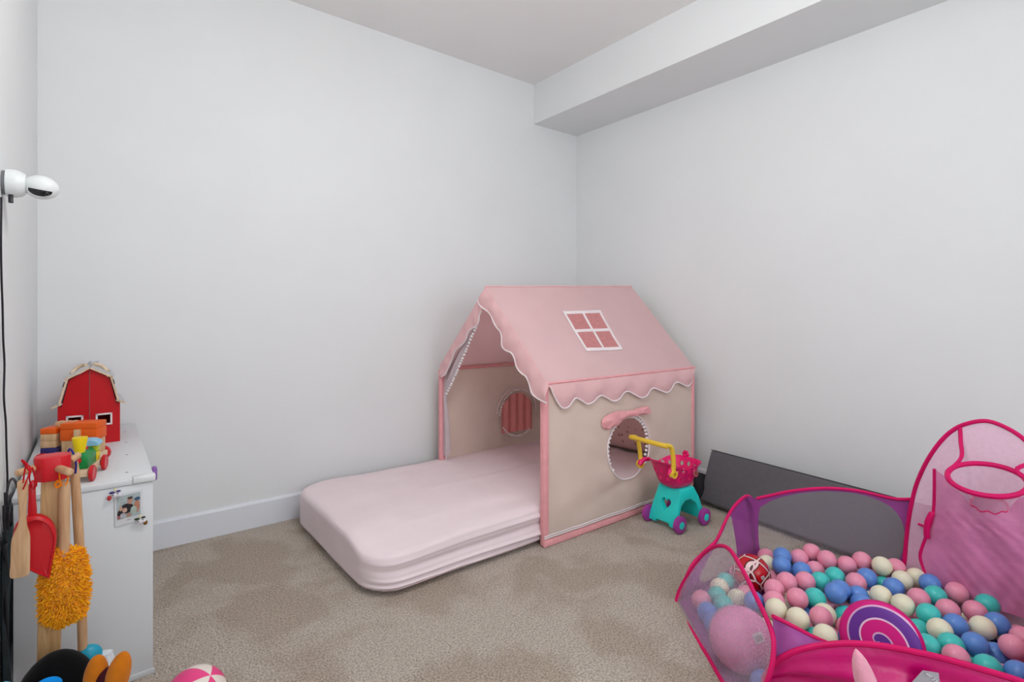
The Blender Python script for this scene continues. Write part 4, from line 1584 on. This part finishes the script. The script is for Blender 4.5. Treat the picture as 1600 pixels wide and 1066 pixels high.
m_horn = mat('magnet_horn', (232, 216, 150), .4, .4)
magnet((180, 773), 'unicorn_magnet', 'white unicorn magnet with violet mane and red tail at the photo\'s upper left corner', None, mat('mane_violet', (64, 52, 120), .5, .3), (mat('tail_red', (196, 60, 64), .5, .3), -1), m_horn)
magnet((219, 814), 'unicorn_magnet', 'white unicorn magnet with dark green mane and brown tail at the photo\'s lower right corner', None, mat('mane_green', (54, 66, 40), .5, .3), (mat('tail_brown', (136, 92, 44), .5, .3), 1), m_horn)
# purple pouch on the cabinet's side
tag(build('purple_pouch', MB().box((CX1 + .008, 2.03, .578), (.014, .030, .042)), mat('pouch_purple', (146, 104, 176), .7, .2, var=(90, .2)), bevel=.006, seg=3), 'small purple pouch hanging over the cabinet\'s right edge', 'pouch')

# ================================================================== BARN
m_red = mat('barn_red', (196, 8, 20), .5, .3, var=(14, .05))
m_ply = wood_mat('birch_ply', (216, 186, 150), (236, 212, 182))
m_roofg = mat('barn_roof_grey', (196, 196, 200), .5, .3, var=(12, .03))


def barn():
    BY = 2.535
    root = thing('toy_barn', 'red wooden toy barn with grey gambrel roof standing on the cabinet', 'toy barn', (-.019, BY, CZ), 0)
    hw, ez, kz, pz = .092, .150, .246, .284     # half width, lower break, upper break, peak (above cabinet top)
    D = .22
    for s in (-1, 1):
        Rz = Matrix.Rotation(s * math.radians(7 if s < 0 else 2), 3, 'Z')

        def G(x, y, z):
            return Rz @ Vector((s * x, y, z))
        # front leaf
        prof = [(.0005, 0), (hw, 0), (hw, ez), (.080, ez), (.060, kz), (.0005, pz)]
        mb = MB().prism([G(x, 0, z) for x, z in prof], Rz @ Vector((0, .008, 0)))
        fr = build('gable_wall', mb, m_red, None, smooth=False)
        wx0, wx1, wz0, wz1 = .024, .062, .075, .108
        cut(fr, MB().prism([G(x, -.02, z) for x, z in ((wx0, wz0), (wx1, wz0), (wx1, wz1), (wx0, wz1))], Rz @ Vector((0, .05, 0))))
        fr.parent = root
        wf_ = MB()
        b = .006
        for (x0, x1, z0, z1) in ((wx0 - b, wx1 + b, wz1, wz1 + b), (wx0 - b, wx1 + b, wz0 - b, wz0), (wx0 - b, wx0, wz0 - b, wz1 + b), (wx1, wx1 + b, wz0 - b, wz1 + b)):
            wf_.prism([G(x, -.003, z) for x, z in ((x0, z0), (x1, z0), (x1, z1), (x0, z1))], Rz @ Vector((0, .004, 0)))
        build('window_frame', wf_, mat('barn_white', (236, 222, 222), .5, .3), fr, world=False, smooth=False)
        # side wall, back wall, floor
        build('side_wall', MB().prism([G(hw - .008, .008, 0), G(hw, .008, 0), G(hw, .008, ez), G(hw - .008, .008, ez)], Rz @ Vector((0, D - .008, 0))), m_red, root, world=False, smooth=False)
        build('back_wall', MB().prism([G(x, D - .01, z * .97) for x, z in prof], Rz @ Vector((0, .008, 0))), m_red, root, world=False, smooth=False)
        # roof slabs with birch edges
        for (a, c, th) in (((-.003 if s < 0 else .0, pz + .002), (.068, kz + .0), .014), ((.060, kz + .006), (.084, ez + .004), .007), ((.078, ez + .008), (.106, ez - .004), .006)):
            dx, dz = c[0] - a[0], c[1] - a[1]
            L = math.hypot(dx, dz)
            nx, nz = -dz / L, dx / L
            if nz < 0:
                nx, nz = -nx, -nz
            q4 = [a, c, (c[0] + nx * th, c[1] + nz * th), (a[0] + nx * th, a[1] + nz * th)]
            sl = build('roof_slab', MB().prism([G(x, -.012, z) for x, z in q4], Rz @ Vector((0, D + .024, 0))), m_roofg, root, world=False, smooth=False)
            q5 = [a, c, (c[0] + nx * .006, c[1] + nz * .006), (a[0] + nx * .006, a[1] + nz * .006)]
            build('edge_strip', MB().prism([G(x, -.016, z) for x, z in q5], Rz @ Vector((0, .004, 0))), m_ply, sl, world=False, smooth=False)
        # carry handle lying on the upper slope
        hp = []
        for t in range(9):
            f = t / 8
            hp.append(G(.012 + .045 * f, .02 + .02 * math.sin(PI * f), pz + .020 - .64 * (.012 + .045 * f) + .010 * math.sin(PI * f)))
        build('carry_handle', MB().tube(hp, .006, 10), m_ply, root, world=False)
        build('hook', MB().tube([G(.07, -.018, kz - .004), G(.074, -.020, kz - .022)], .002, 6), mat('hook_metal', (120, 118, 120), .3, .5, metal=1.), root, world=False)
    build('hinge', MB().tube([Vector((0, -.001, .004)), Vector((0, -.001, pz - .004))], .0012, 6), mat('hinge_metal', (150, 110, 108), .35, .5, metal=.6), root, world=False)


barn()

# ================================================================== WOODEN TRAIN
m_blue_dots = stripe_dots_mat('navy_dots', (40, 38, 112), (150, 150, 200), 110)
m_orange = mat('block_orange', (236, 96, 10), .45, .4, var=(20, .04))
m_green = mat('block_green', (8, 138, 62), .4, .4, var=(20, .04))
m_redw = mat('wheel_red', (206, 14, 30), .3, .5, var=(20, .04))
m_yelb = mat('block_yellow', (246, 214, 8), .4, .4, var=(20, .04))
m_sky = mat('block_sky', (140, 196, 226), .4, .4, var=(20, .04))


def wheels(root, xs, ys, r, m=None):
    for x in xs:
        for s in (-1, 1):
            M = Matrix.Translation((x, s * ys, r)) @ Matrix.Rotation(-s * PI / 2, 4, 'X')
            wh = build('wheel', MB().lathe([(0, -.006), (r * .8, -.006), (r, -.003), (r, .004), (r * .85, .006), (r * .7, .005), (0, .005)], 26, M), m_redw, root, world=False)


def train():
    # engine: local x = forward (towards the camera), y = across
    a = onz(146, 752, CZ)
    b = onz(166, 733, CZ)
    fwd = (a - b).normalized()
    ang = math.atan2(fwd.y, fwd.x)
    lat = Vector((-fwd.y, fwd.x, 0))            # left of heading = image right
    org = (a + b) / 2 - lat * .040
    org.z = CZ
    side = .040
    e = thing('toy_train_engine', 'wooden toy train engine with green boiler and yellow funnel on the cabinet edge', 'toy train', org, ang)
    build('chassis', MB().box((0, 0, .026), (.150, .058, .020)), m_ply, e, bevel=.003, world=False)
    wheels(e, (-.062, .062), .036, .0235)
    bo = build('boiler', MB().prism([(-.030, -.024, .036), (-.030, .024, .036), (-.030, .024, .068), (-.030, .014, .082), (-.030, -.014, .082), (-.030, -.024, .068)], (.088, 0, 0)), m_green, e, bevel=.003, world=False)
    build('headlamp', MB().lathe([(0, 0), (.010, 0), (.010, .006), (.006, .011), (0, .012)], 16, Matrix.Translation((.058, 0, .062)) @ Matrix.Rotation(PI / 2, 4, 'Y')), m_redw, bo, world=False)
    build('funnel', MB().lathe([(0, 0), (.012, 0), (.019, .042), (.0185, .046), (0, .046)], 24, Matrix.Translation((.036, 0, .080))), m_yelb, e, world=False)
    build('dome', MB().lathe([(0, 0), (.011, 0), (.010, .006), (.005, .010), (0, .011)], 16, Matrix.Translation((-.004, 0, .081))), m_redw, e, world=False)
    cb = build('cab_block', MB().box((-.050, 0, .050), (.034, .050, .026)), m_yelb, e, bevel=.003, world=False)
    build('cab_block', MB().box((-.050, 0, .074), (.034, .050, .020)), mat('block_lime', (190, 200, 30), .4, .4, var=(90, .25)), e, bevel=.003, world=False)
    build('cab_roof', MB().prism([(-.074, .030 * math.cos(PI * i / 12), .085 + .018 * math.sin(PI * i / 12)) for i in range(13)], (.048, 0, 0)), m_sky, e, world=False)
    # wagon standing behind, turned across
    o2 = onz(115, 705, CZ)
    o2 = Vector((-.058, 2.255, CZ))
    wg = thing('toy_train_wagon', 'wooden toy train wagon loaded with orange and plain blocks in front of the barn', 'toy train', o2, math.radians(-28))
    build('chassis', MB().box((0, 0, .026), (.170, .064, .018)), m_ply, wg, bevel=.003, world=False)
    wheels(wg, (-.066, .066), .038, .0235)
    m_b2 = wood_mat('beech', (206, 166, 122), (226, 190, 148))
    bs = [('block', (-.056, -.002, .048), (.044, .056, .026), m_blue_dots), ('block', (-.056, -.002, .072), (.044, .056, .022), m_b2), ('block', (-.056, -.002, .094), (.044, .056, .022), m_b2),
          ('block', (-.056, -.002, .114), (.044, .056, .018), m_orange), ('block', (.030, 0, .058), (.098, .058, .046), m_b2), ('block', (.030, 0, .099), (.104, .060, .036), m_orange),
          ('block', (.030, 0, .127), (.104, .060, .020), m_orange), ('block', (.030, -.034, .092), (.018, .010, .052), m_b2)]
    for nm, c, s, m in bs:
        build(nm, MB().box(c, s), m, wg, bevel=.002, world=False)
    cr = MB()
    for k in range(3):
        cr.box((-.046 + k * .020, .012, .130), (.012, .030, .016))
    cr.box((-.026, .012, .1235), (.052, .030, .005))
    build('crenel_block', cr, m_b2, wg, bevel=.001, world=False)


train()

# ================================================================== TOY CLEANING SET
m_beech = wood_mat('stand_beech', (196, 150, 98), (220, 180, 128), (10, 10, 1))
m_handle = wood_mat('handle_beech', (194, 150, 108), (214, 174, 134), (12, 12, 1.2))
m_redp = mat('dustpan_red', (200, 10, 28), .35, .5, var=(8, .05))
m_redstand = mat('stand_red', (212, 22, 36), .4, .4, var=(10, .04))
SY = 1.66


def sp(x, y, Y=SY):
    return onY(x, y, Y)


def cleaning():
    top, bot = sp(84, 745), None
    cx = sp(83, 728)
    st = thing('toy_broom_stand', 'wooden stand with red block head and pegs holding the toy cleaning tools', 'stand', (cx.x, SY, 0))
    z0, z1 = sp(84, 748).z, sp(84, 711).z
    # red octagonal head
    prof = []
    w_, d_ = .033, .030
    pr8 = [(w_, -d_ * .45), (w_, d_ * .45), (w_ * .5, d_), (-w_ * .5, d_), (-w_, d_ * .45), (-w_, -d_ * .45), (-w_ * .5, -d_), (w_ * .5, -d_)]
    build('head_block', MB().prism([(cx.x + x, SY + y, z0) for x, y in pr8], (0, 0, z1 - z0)), m_redstand, st, bevel=.004, seg=2)
    # post slightly tapering down to a foot on the carpet
    pw = .021
    mb = MB()
    mb.rings([[(cx.x - .012 * t + sx * pw, SY + sy * pw * .8, z0 * (1 - t) + .02 * t) for sx, sy in ((-1, -1), (1, -1), (1, 1), (-1, 1))] for t in (0, 1)], cap=True)
    build('post', mb, m_beech, st, bevel=.004)
    build('foot', MB().prism([(cx.x - .012 + .085 * math.cos(2 * PI * k / 24), SY + .02 + .085 * math.sin(2 * PI * k / 24) * .8, 0) for k in range(24)], (0, 0, .02)), m_beech, st, bevel=.004)
    zc = (z0 + z1) / 2

    def peg(a, b):
        p = catmull([a, a.lerp(b, .5), b], 5)
        build('peg', MB().tube(p + [p[-1] + (p[-1] - p[-2]).normalized() * .004], [.0085] * (len(p)) + [.005], 12), m_handle, st)
    c = Vector((cx.x, SY, zc))
    pegL = sp(29, 739, SY - .05)
    pegR = sp(122, 711, SY + .03)
    pegF = sp(109, 738, SY - .085)
    peg(c + Vector((-.03, -.004, .004)), pegL)
    peg(c + Vector((.03, .010, .006)), pegR)
    peg(c + Vector((.012, -.027, .0)), pegF)

    def cord(name, pts, m, par, r=.0016):
        return build(name, MB().tube(catmull(pts, 5), r, 6), m, par)
    m_rc = mat('cord_red', (196, 14, 30), .7, .2)
    m_oc = mat('cord_orange', (242, 130, 14), .7, .2)
    m_bc = mat('cord_blue', (44, 44, 140), .7, .2)
    # paddle brush: wooden back of the hand brush on the left peg
    Yp = SY - .098
    pb = thing('toy_hand_brush', 'wooden toy hand brush hanging by red cord from the left peg', 'brush', sp(30, 904, Yp))
    ppx = [(30, 752), (26, 757), (27.5, 775), (29, 800), (28, 820), (20, 838), (17, 850), (16, 880), (15, 902), (22, 905), (33, 903), (45, 898), (46.5, 880), (47, 850), (46, 835), (42, 822), (41, 800), (43, 775), (43.5, 757), (39, 751)]
    poly = catmull([sp(x, y, Yp) for x, y in ppx], 4, True)
    build('wooden_back', MB().prism(poly, (0, .012, 0)), m_handle, pb, bevel=.002)
    bl = [Vector((sum(p.x for p in poly) / len(poly) + (p.x - sum(q.x for q in poly) / len(poly)) * .8, p.y, p.z)) for p in poly if p.z < sp(30, 842, Yp).z]
    build('bristles', MB().prism([p + Vector((0, .012, 0)) for p in bl], (0, .014, 0)), mat('bristle_white', (232, 228, 220), .8, .2, var=(220, .15)), pb)
    cord('cord', [sp(36, 765, Yp - .002), sp(43, 748, Yp - .004), sp(47, 731, Yp), sp(41, 728, Yp + .01), sp(38, 740, Yp + .006), sp(36, 755, Yp)], m_rc, pb)
    cord('cord_knot', [sp(46, 735, Yp - .006), sp(37, 722, Yp - .010), sp(43, 726, Yp - .012), sp(34, 719, Yp - .012), sp(46, 736, Yp - .006)], m_rc, pb, .0018)
    # red dustpan behind it
    Yd = SY - .060
    dp = thing('toy_dustpan', 'red plastic toy dustpan hanging beside the wooden hand brush', 'dustpan', sp(60, 902, Yd))
    hpx = [(45, 757), (54, 754), (55.5, 780), (57, 806), (50, 812), (43, 806), (44, 780)]
    build('handle', MB().prism(catmull([sp(x, y, Yd) for x, y in hpx], 3, True), (0, .014, 0)), m_redp, dp, bevel=.003)
    opx = [(47, 806), (60, 804), (74, 809), (84, 820), (88.5, 836), (87, 856), (83, 875), (79, 898), (77.5, 903), (72, 901.5), (60, 897), (44, 890), (26, 884), (21, 880), (20, 870), (19, 850), (21, 830), (28, 815)]
    lp = catmull([sp(x, y, Yd) for x, y in opx], 4, True)
    cen = sum(lp, Vector()) / len(lp)
    bk = [[cen + (p - cen) * k + Vector((0, d, 0)) for p in lp] for k, d in ((1, .008), (1, 0), (.985, -.006), (.95, -.010), (.88, -.012), (.84, -.008), (.6, -.009), (.05, -.010))]
    build('pan', MB().rings(bk, cap=True), m_redp, dp, angle=60)
    cord('cord', [sp(50, 762, Yd - .004), sp(46, 748, Yd - .012), sp(50, 731, Yd - .010), sp(55, 748, Yd - .006), sp(57, 758, Yd - .004), sp(52, 765, Yd - .004)], m_rc, dp)
    # shaggy duster on the front peg
    Ym = SY - .034
    du = thing('toy_duster', 'shaggy orange toy mop with wooden handle hanging from the front peg', 'mop', sp(100, 980, Ym))
    build('handle', MB().tube([sp(102, 754, Ym), sp(101, 770, Ym), sp(100, 862, Ym), sp(100, 900, Ym)], [.0085, .0105, .0110, .0110], 14), m_handle, du)
    cord('cord', [sp(96, 760, Ym - .010), sp(93, 745, Ym - .012), sp(95, 733, Ym - .010), sp(104, 735, Ym - .010), sp(106, 750, Ym - .006), sp(102, 758, Ym - .010)], m_oc, du)
    cord('cord_knot', [sp(92, 752, Ym - .012), sp(86, 757, Ym - .014), sp(90, 762, Ym - .014), sp(95, 755, Ym - .012), sp(88, 751, Ym - .014)], m_oc, du, .0022)
    hpx = [(100, 853), (84, 855), (72, 866), (65, 890), (62, 920), (62, 950), (65, 972), (80, 978), (92, 982), (105, 977), (122, 970), (132, 958), (138, 930), (139, 900), (136, 875), (130, 857), (115, 852)]
    lp = catmull([sp(x, y, Ym) for x, y in hpx], 4, True)
    cen = sum(lp, Vector()) / len(lp)
    shells = []
    for k, d in ((.02, -.030), (.35, -.029), (.65, -.025), (.85, -.016), (.95, -.006), (.97, .004), (.92, .014), (.7, .022), (.02, .024)):
        shells.append([cen + (p - cen) * k * .93 + Vector((0, d * .6, 0)) for p in lp])
    m_shag = mat('shag_orange', (255, 184, 20), .9, .1, var=(70, .12), col2=(244, 150, 8), sheen=.2)
    hd = build('mop_head', MB().rings(shells, cap=True), m_shag, du, angle=80)
    sg = MB()
    R_ = random.Random(5)
    n = len(lp)
    for _ in range(2300):
        j = R_.uniform(0, 7.0)
        i = R_.randrange(n)
        j0, f = int(j), j - int(j)
        p = shells[j0][i].lerp(shells[j0 + 1][i], f)
        q = shells[j0][(i + 1) % n].lerp(shells[j0 + 1][(i + 1) % n], f)
        p = p.lerp(q, R_.random())
        nn = (p - Vector((cen.x, cen.y + .004, p.z * .7 + cen.z * .3)))
        nn.y *= 2.2
        nn = nn.normalized()
        dr = Vector((R_.uniform(-1, 1), R_.uniform(-.6, .6), R_.uniform(-1, .5)))
        l = R_.uniform(.006, .010)
        sg.tube([p, p + nn * l * .6 + dr * .002, p + nn * l + dr * .006], [.0018, .0021, .0008], 4)
    build('shag_strands', sg, m_shag, hd, stuff=True)
    # broom on the right peg
    Yb = SY + .030
    br = thing('toy_broom', 'toy broom with wooden handle and blue head hanging from the right peg', 'broom', sp(138, 1040, Yb))
    build('handle', MB().tube([sp(117, 722, Yb), sp(116.5, 735, Yb), sp(121, 800, Yb), sp(127, 900, Yb), sp(129, 1014, Yb)], [.007, .0096, .0102, .0102, .0100], 14), m_handle, br)
    cord('cord', [sp(118, 740, Yb - .012), sp(119, 726, Yb - .012), sp(116, 712, Yb - .010), sp(110, 702, Yb - .004), sp(107, 706, Yb), sp(113, 716, Yb - .010)], m_bc, br, .0022)
    hc = sp(137, 1026, Yb)
    build('broom_head', MB().ball(hc, (.030, .020, .028), 22, 14), mat('broom_blue', (10, 158, 190), .35, .5), br)
    bz = MB()
    for k in range(1):
        bz.rings([[hc + Vector((.026 + (.024 + .014 * t) * math.cos(2 * PI * i / 24), (.014 + .006 * t) * math.sin(2 * PI * i / 24), -.004 - .09 * t)) for i in range(24)] for t in (0, .5, 1)], cap=True)
    build('bristles', bz, mat('broom_bristle', (226, 232, 236), .8, .2, var=(160, .12)), br)


cleaning()

# ================================================================== PLUSH TOYS AT THE LOWER LEFT
m_black = mat('black_plush', (10, 10, 12), .95, .1, var=(80, .2), sheen=.08)
m_of = mat('orange_felt', (206, 116, 22), .9, .1, var=(50, .08), bump=(200, .2, .002), sheen=.2)
m_lb = mat('blue_plush', (52, 176, 240), .95, .1, var=(60, .1), bump=(140, .4, .004), sheen=.2)
bc = dep(88, 1090, 1.17)
pg = thing('plush_penguin', 'black plush bird with orange feet slumped in front of the cabinet', 'plush toy', (bc.x, bc.y, 0))
hz = bc.z
build('body', MB().ball((bc.x, bc.y, hz / 2 + .05), (.088, .075, hz / 2 + .05), 36, 24, R=Matrix.Rotation(.0, 3, 'Y')), m_black, pg)
for x, y, rx, tl in ((150, 1049, .0225, .05), (184, 1045, .0225, .22)):
    c = dep(x, y + 12, 1.13)
    build('foot', MB().ball(c, (rx, .017, .050), 22, 16, R=Euler((0, tl, 0)).to_matrix()), m_of, pg)
c = dep(74, 1073, 1.095)
build('belly_patch', MB().ball(c, (.024, .008, .018), 20, 12), mat('patch_blue', (20, 140, 226), .8, .1), pg)
c = dep(176, 1062, 1.135)
build('leg', MB().ball(c, (.03, .02, .03), 18, 12), mat('plum_felt', (70, 26, 34), .9, .1), pg)
bl = dep(4, 1090, .98)
pb = thing('blue_plush_toy', 'sky blue fluffy plush toy at the lower left below the black plush bird', 'plush toy', (bl.x, bl.y, 0))
build('body', MB().ball((bl.x, bl.y, bl.z / 2 + .012), (.052, .06, bl.z / 2 + .014), 30, 20), m_lb, pb)
build('snout', MB().ball((bl.x + .012, bl.y - .055, bl.z * .72), (.024, .020, .020), 18, 12), m_lb, pb)

# striped pink ball on the carpet
sc = onz(304, 1092, .076)
sbr = .076
sb = thing('striped_ball', 'pink and white segmented ball on the carpet at the bottom edge', 'ball', (sc.x, sc.y, 0))
mb = MB()
N = 48
Rm = Euler((.5, .35, .3)).to_matrix()
vs, fs, mi = [], [], []
NV = 24
for j in range(NV + 1):
    for i in range(N):
        t, a = PI * j / NV, 2 * PI * i / N
        vs.append(sc + Rm @ Vector((math.sin(t) * math.cos(a), math.sin(t) * math.sin(a), math.cos(t))) * sbr)
pinkm, whitem = mat('ball_hot_pink', (244, 70, 140), .4, .4), mat('ball_offwhite', (240, 228, 218), .4, .4)
for idx, mt, nm in ((0, pinkm, 'pink_segment'), (1, whitem, 'white_segment')):
    for seg in range(6):
        if seg % 2 != idx:
            continue
        b2 = MB()
        q = []
        for j in range(NV):
            for i in range(seg * 8, seg * 8 + 8):
                i2 = (i + 1) % N
                q.append((j * N + i, j * N + i2, (j + 1) * N + i2, (j + 1) * N + i))
        b2.add(vs, q)
        used = sorted({k for f in q for k in f})
        rm = {k: n_ for n_, k in enumerate(used)}
        b3 = MB()
        b3.add([vs[k] for k in used], [tuple(rm[k] for k in f) for f in q])
        build(nm, b3, mt, sb, angle=60)

# ================================================================== BABY CAMERA AND CABLES ON THE LEFT WALL
def baby_camera():
    p = onX(3, 285, XC)
    z = p.z
    y = p.y
    root = thing('baby_monitor', 'white baby monitor camera with black lens mounted on the left wall', 'camera', (XC, y, z))
    root.location = (XC, y, z)
    M0 = Matrix.Translation((XC, y, z)) @ Matrix.Rotation(PI / 2, 4, 'Y')
    m_w = mat('camera_white', (236, 240, 240), .3, .5, var=(20, .01))
    m_dk = mat('camera_black', (36, 36, 40), .25, .5)
    build('wall_mount', MB().lathe([(0, .0), (.030, 0), (.031, .004), (.030, .008), (.024, .009), (0, .009)], 32, M0), mat('mount_grey', (120, 122, 126), .4, .4), root)
    build('base_shell', MB().lathe([(.026, .006), (.035, .008), (.0365, .018), (.036, .026), (.032, .038), (.026, .046), (0, .048)], 36, M0), m_w, root)
    c = Vector((XC + .076, y - .004, z - .003))
    hd = build('head_shell', MB().ball(c, (.037, .031, .031), 36, 22, R=Euler((0, .12, 0)).to_matrix()), m_w, root)
    # visor: dark crescent on the lower front of the head
    vs_ = MB()

    def vf(u, v):
        a = -1.15 + 2.05 * u
        th_ = .12 + .62 * v * math.sin(PI * min(1, max(0, .08 + .86 * u))) ** .6
        d = Vector((math.sin(a), -math.cos(a) * .55, 0))
        q_ = Vector((.039 * math.sin(a * .8) + .005, -.0325 * math.cos(a * .5) * math.cos(th_ + .25), -.0325 * math.sin(th_ + .25)))
        k = math.sqrt((q_.x / .0375) ** 2 + (q_.y / .0315) ** 2 + (q_.z / .0315) ** 2)
        return c + Euler((0, .12, 0)).to_matrix() @ (q_ / k)
    vs_.grid(vf, 24, 10)
    vi = build('visor', vs_, m_dk, hd, solid=.0008)
    build('lens', MB().ball(vf(.72, .45), (.006, .006, .006), 16, 10), mat('lens_glass', (12, 12, 16), .1, .6), hd)
    build('cable_plug', MB().box((XC + .018, y - .014, z - .042), (.010, .010, .022)), m_dk, root, bevel=.002)
    # cable down the wall
    pts = [(2, 308), (2, 330), (1.5, 380), (2.5, 440), (4, 480), (5, 530), (7, 570), (6, 620), (9, 660), (10, 700), (11.5, 745), (11, 780), (9, 810), (8, 850)]
    cb = tag(build('camera_cable', MB().tube(catmull([onX(x, yy, XC + .006) for x, yy in pts], 5), .0024, 6), mat('cable_black', (26, 24, 32), .5, .4)), 'thin black cable running down the left wall from the baby monitor', 'cable')


baby_camera()
m_cb = mat('cable_black', (26, 24, 32), .5, .4)
cc = MB()
q0 = [(10, 800), (11, 770), (14, 755), (20, 748), (26, 757), (27, 766), (22, 770), (14, 776), (10, 790), (7, 803), (8, 812)]
cc.tube(catmull([onX(x, y, XC + .010) for x, y in q0[:3]] + [onX(x, y, XC + .009) for x, y in q0[3:]], 5), .003, 6)
q1 = [(9, 770), (10, 800), (12, 830), (8, 860), (11, 900), (9, 950), (11, 1000), (10, 1060)]
cc.tube(catmull([onX(x, y, XC + .011) for x, y in q1], 5), .0042, 6)
q2 = [(6, 790), (6, 815), (9, 840), (13, 850), (12, 820), (11, 800)]
cc.tube(catmull([onX(x, y, XC + .013) for x, y in q2], 5), .003, 6)
tag(build('cable_bundle', cc, m_cb), 'tangle of black cables hanging between the left wall and the cabinet', 'cable')
# dark bag standing against the wall by the cabinet
bp = MB()
b0 = onX(5, 830, XC + .012)
bp.grid(lambda u, v: Vector((XC + .004 + (.013 + .005 * math.sin(7 * v + 2 * u)) * math.sin(PI * min(1, max(0, .08 + .84 * u))), 1.83 + .10 * u, .004 + (b0.z - .02) * v)), 16, 24)
bg = thing('dark_bag', 'dark folded fabric bag against the left wall beside the cabinet', 'bag', (XC + .01, 1.87, 0))
build('bag_body', bp, mat('bag_dark', (30, 30, 34), .85, .2, var=(14, .5), col2=(40, 58, 62)), bg, solid=.002)
build('bag_handle', MB().tube(catmull([(XC + .014, 1.85, b0.z - .02), (XC + .016, 1.856, b0.z + .03), (XC + .016, 1.90, b0.z + .03), (XC + .014, 1.905, b0.z - .02)], 5), .003, 6), m_cb, bg)
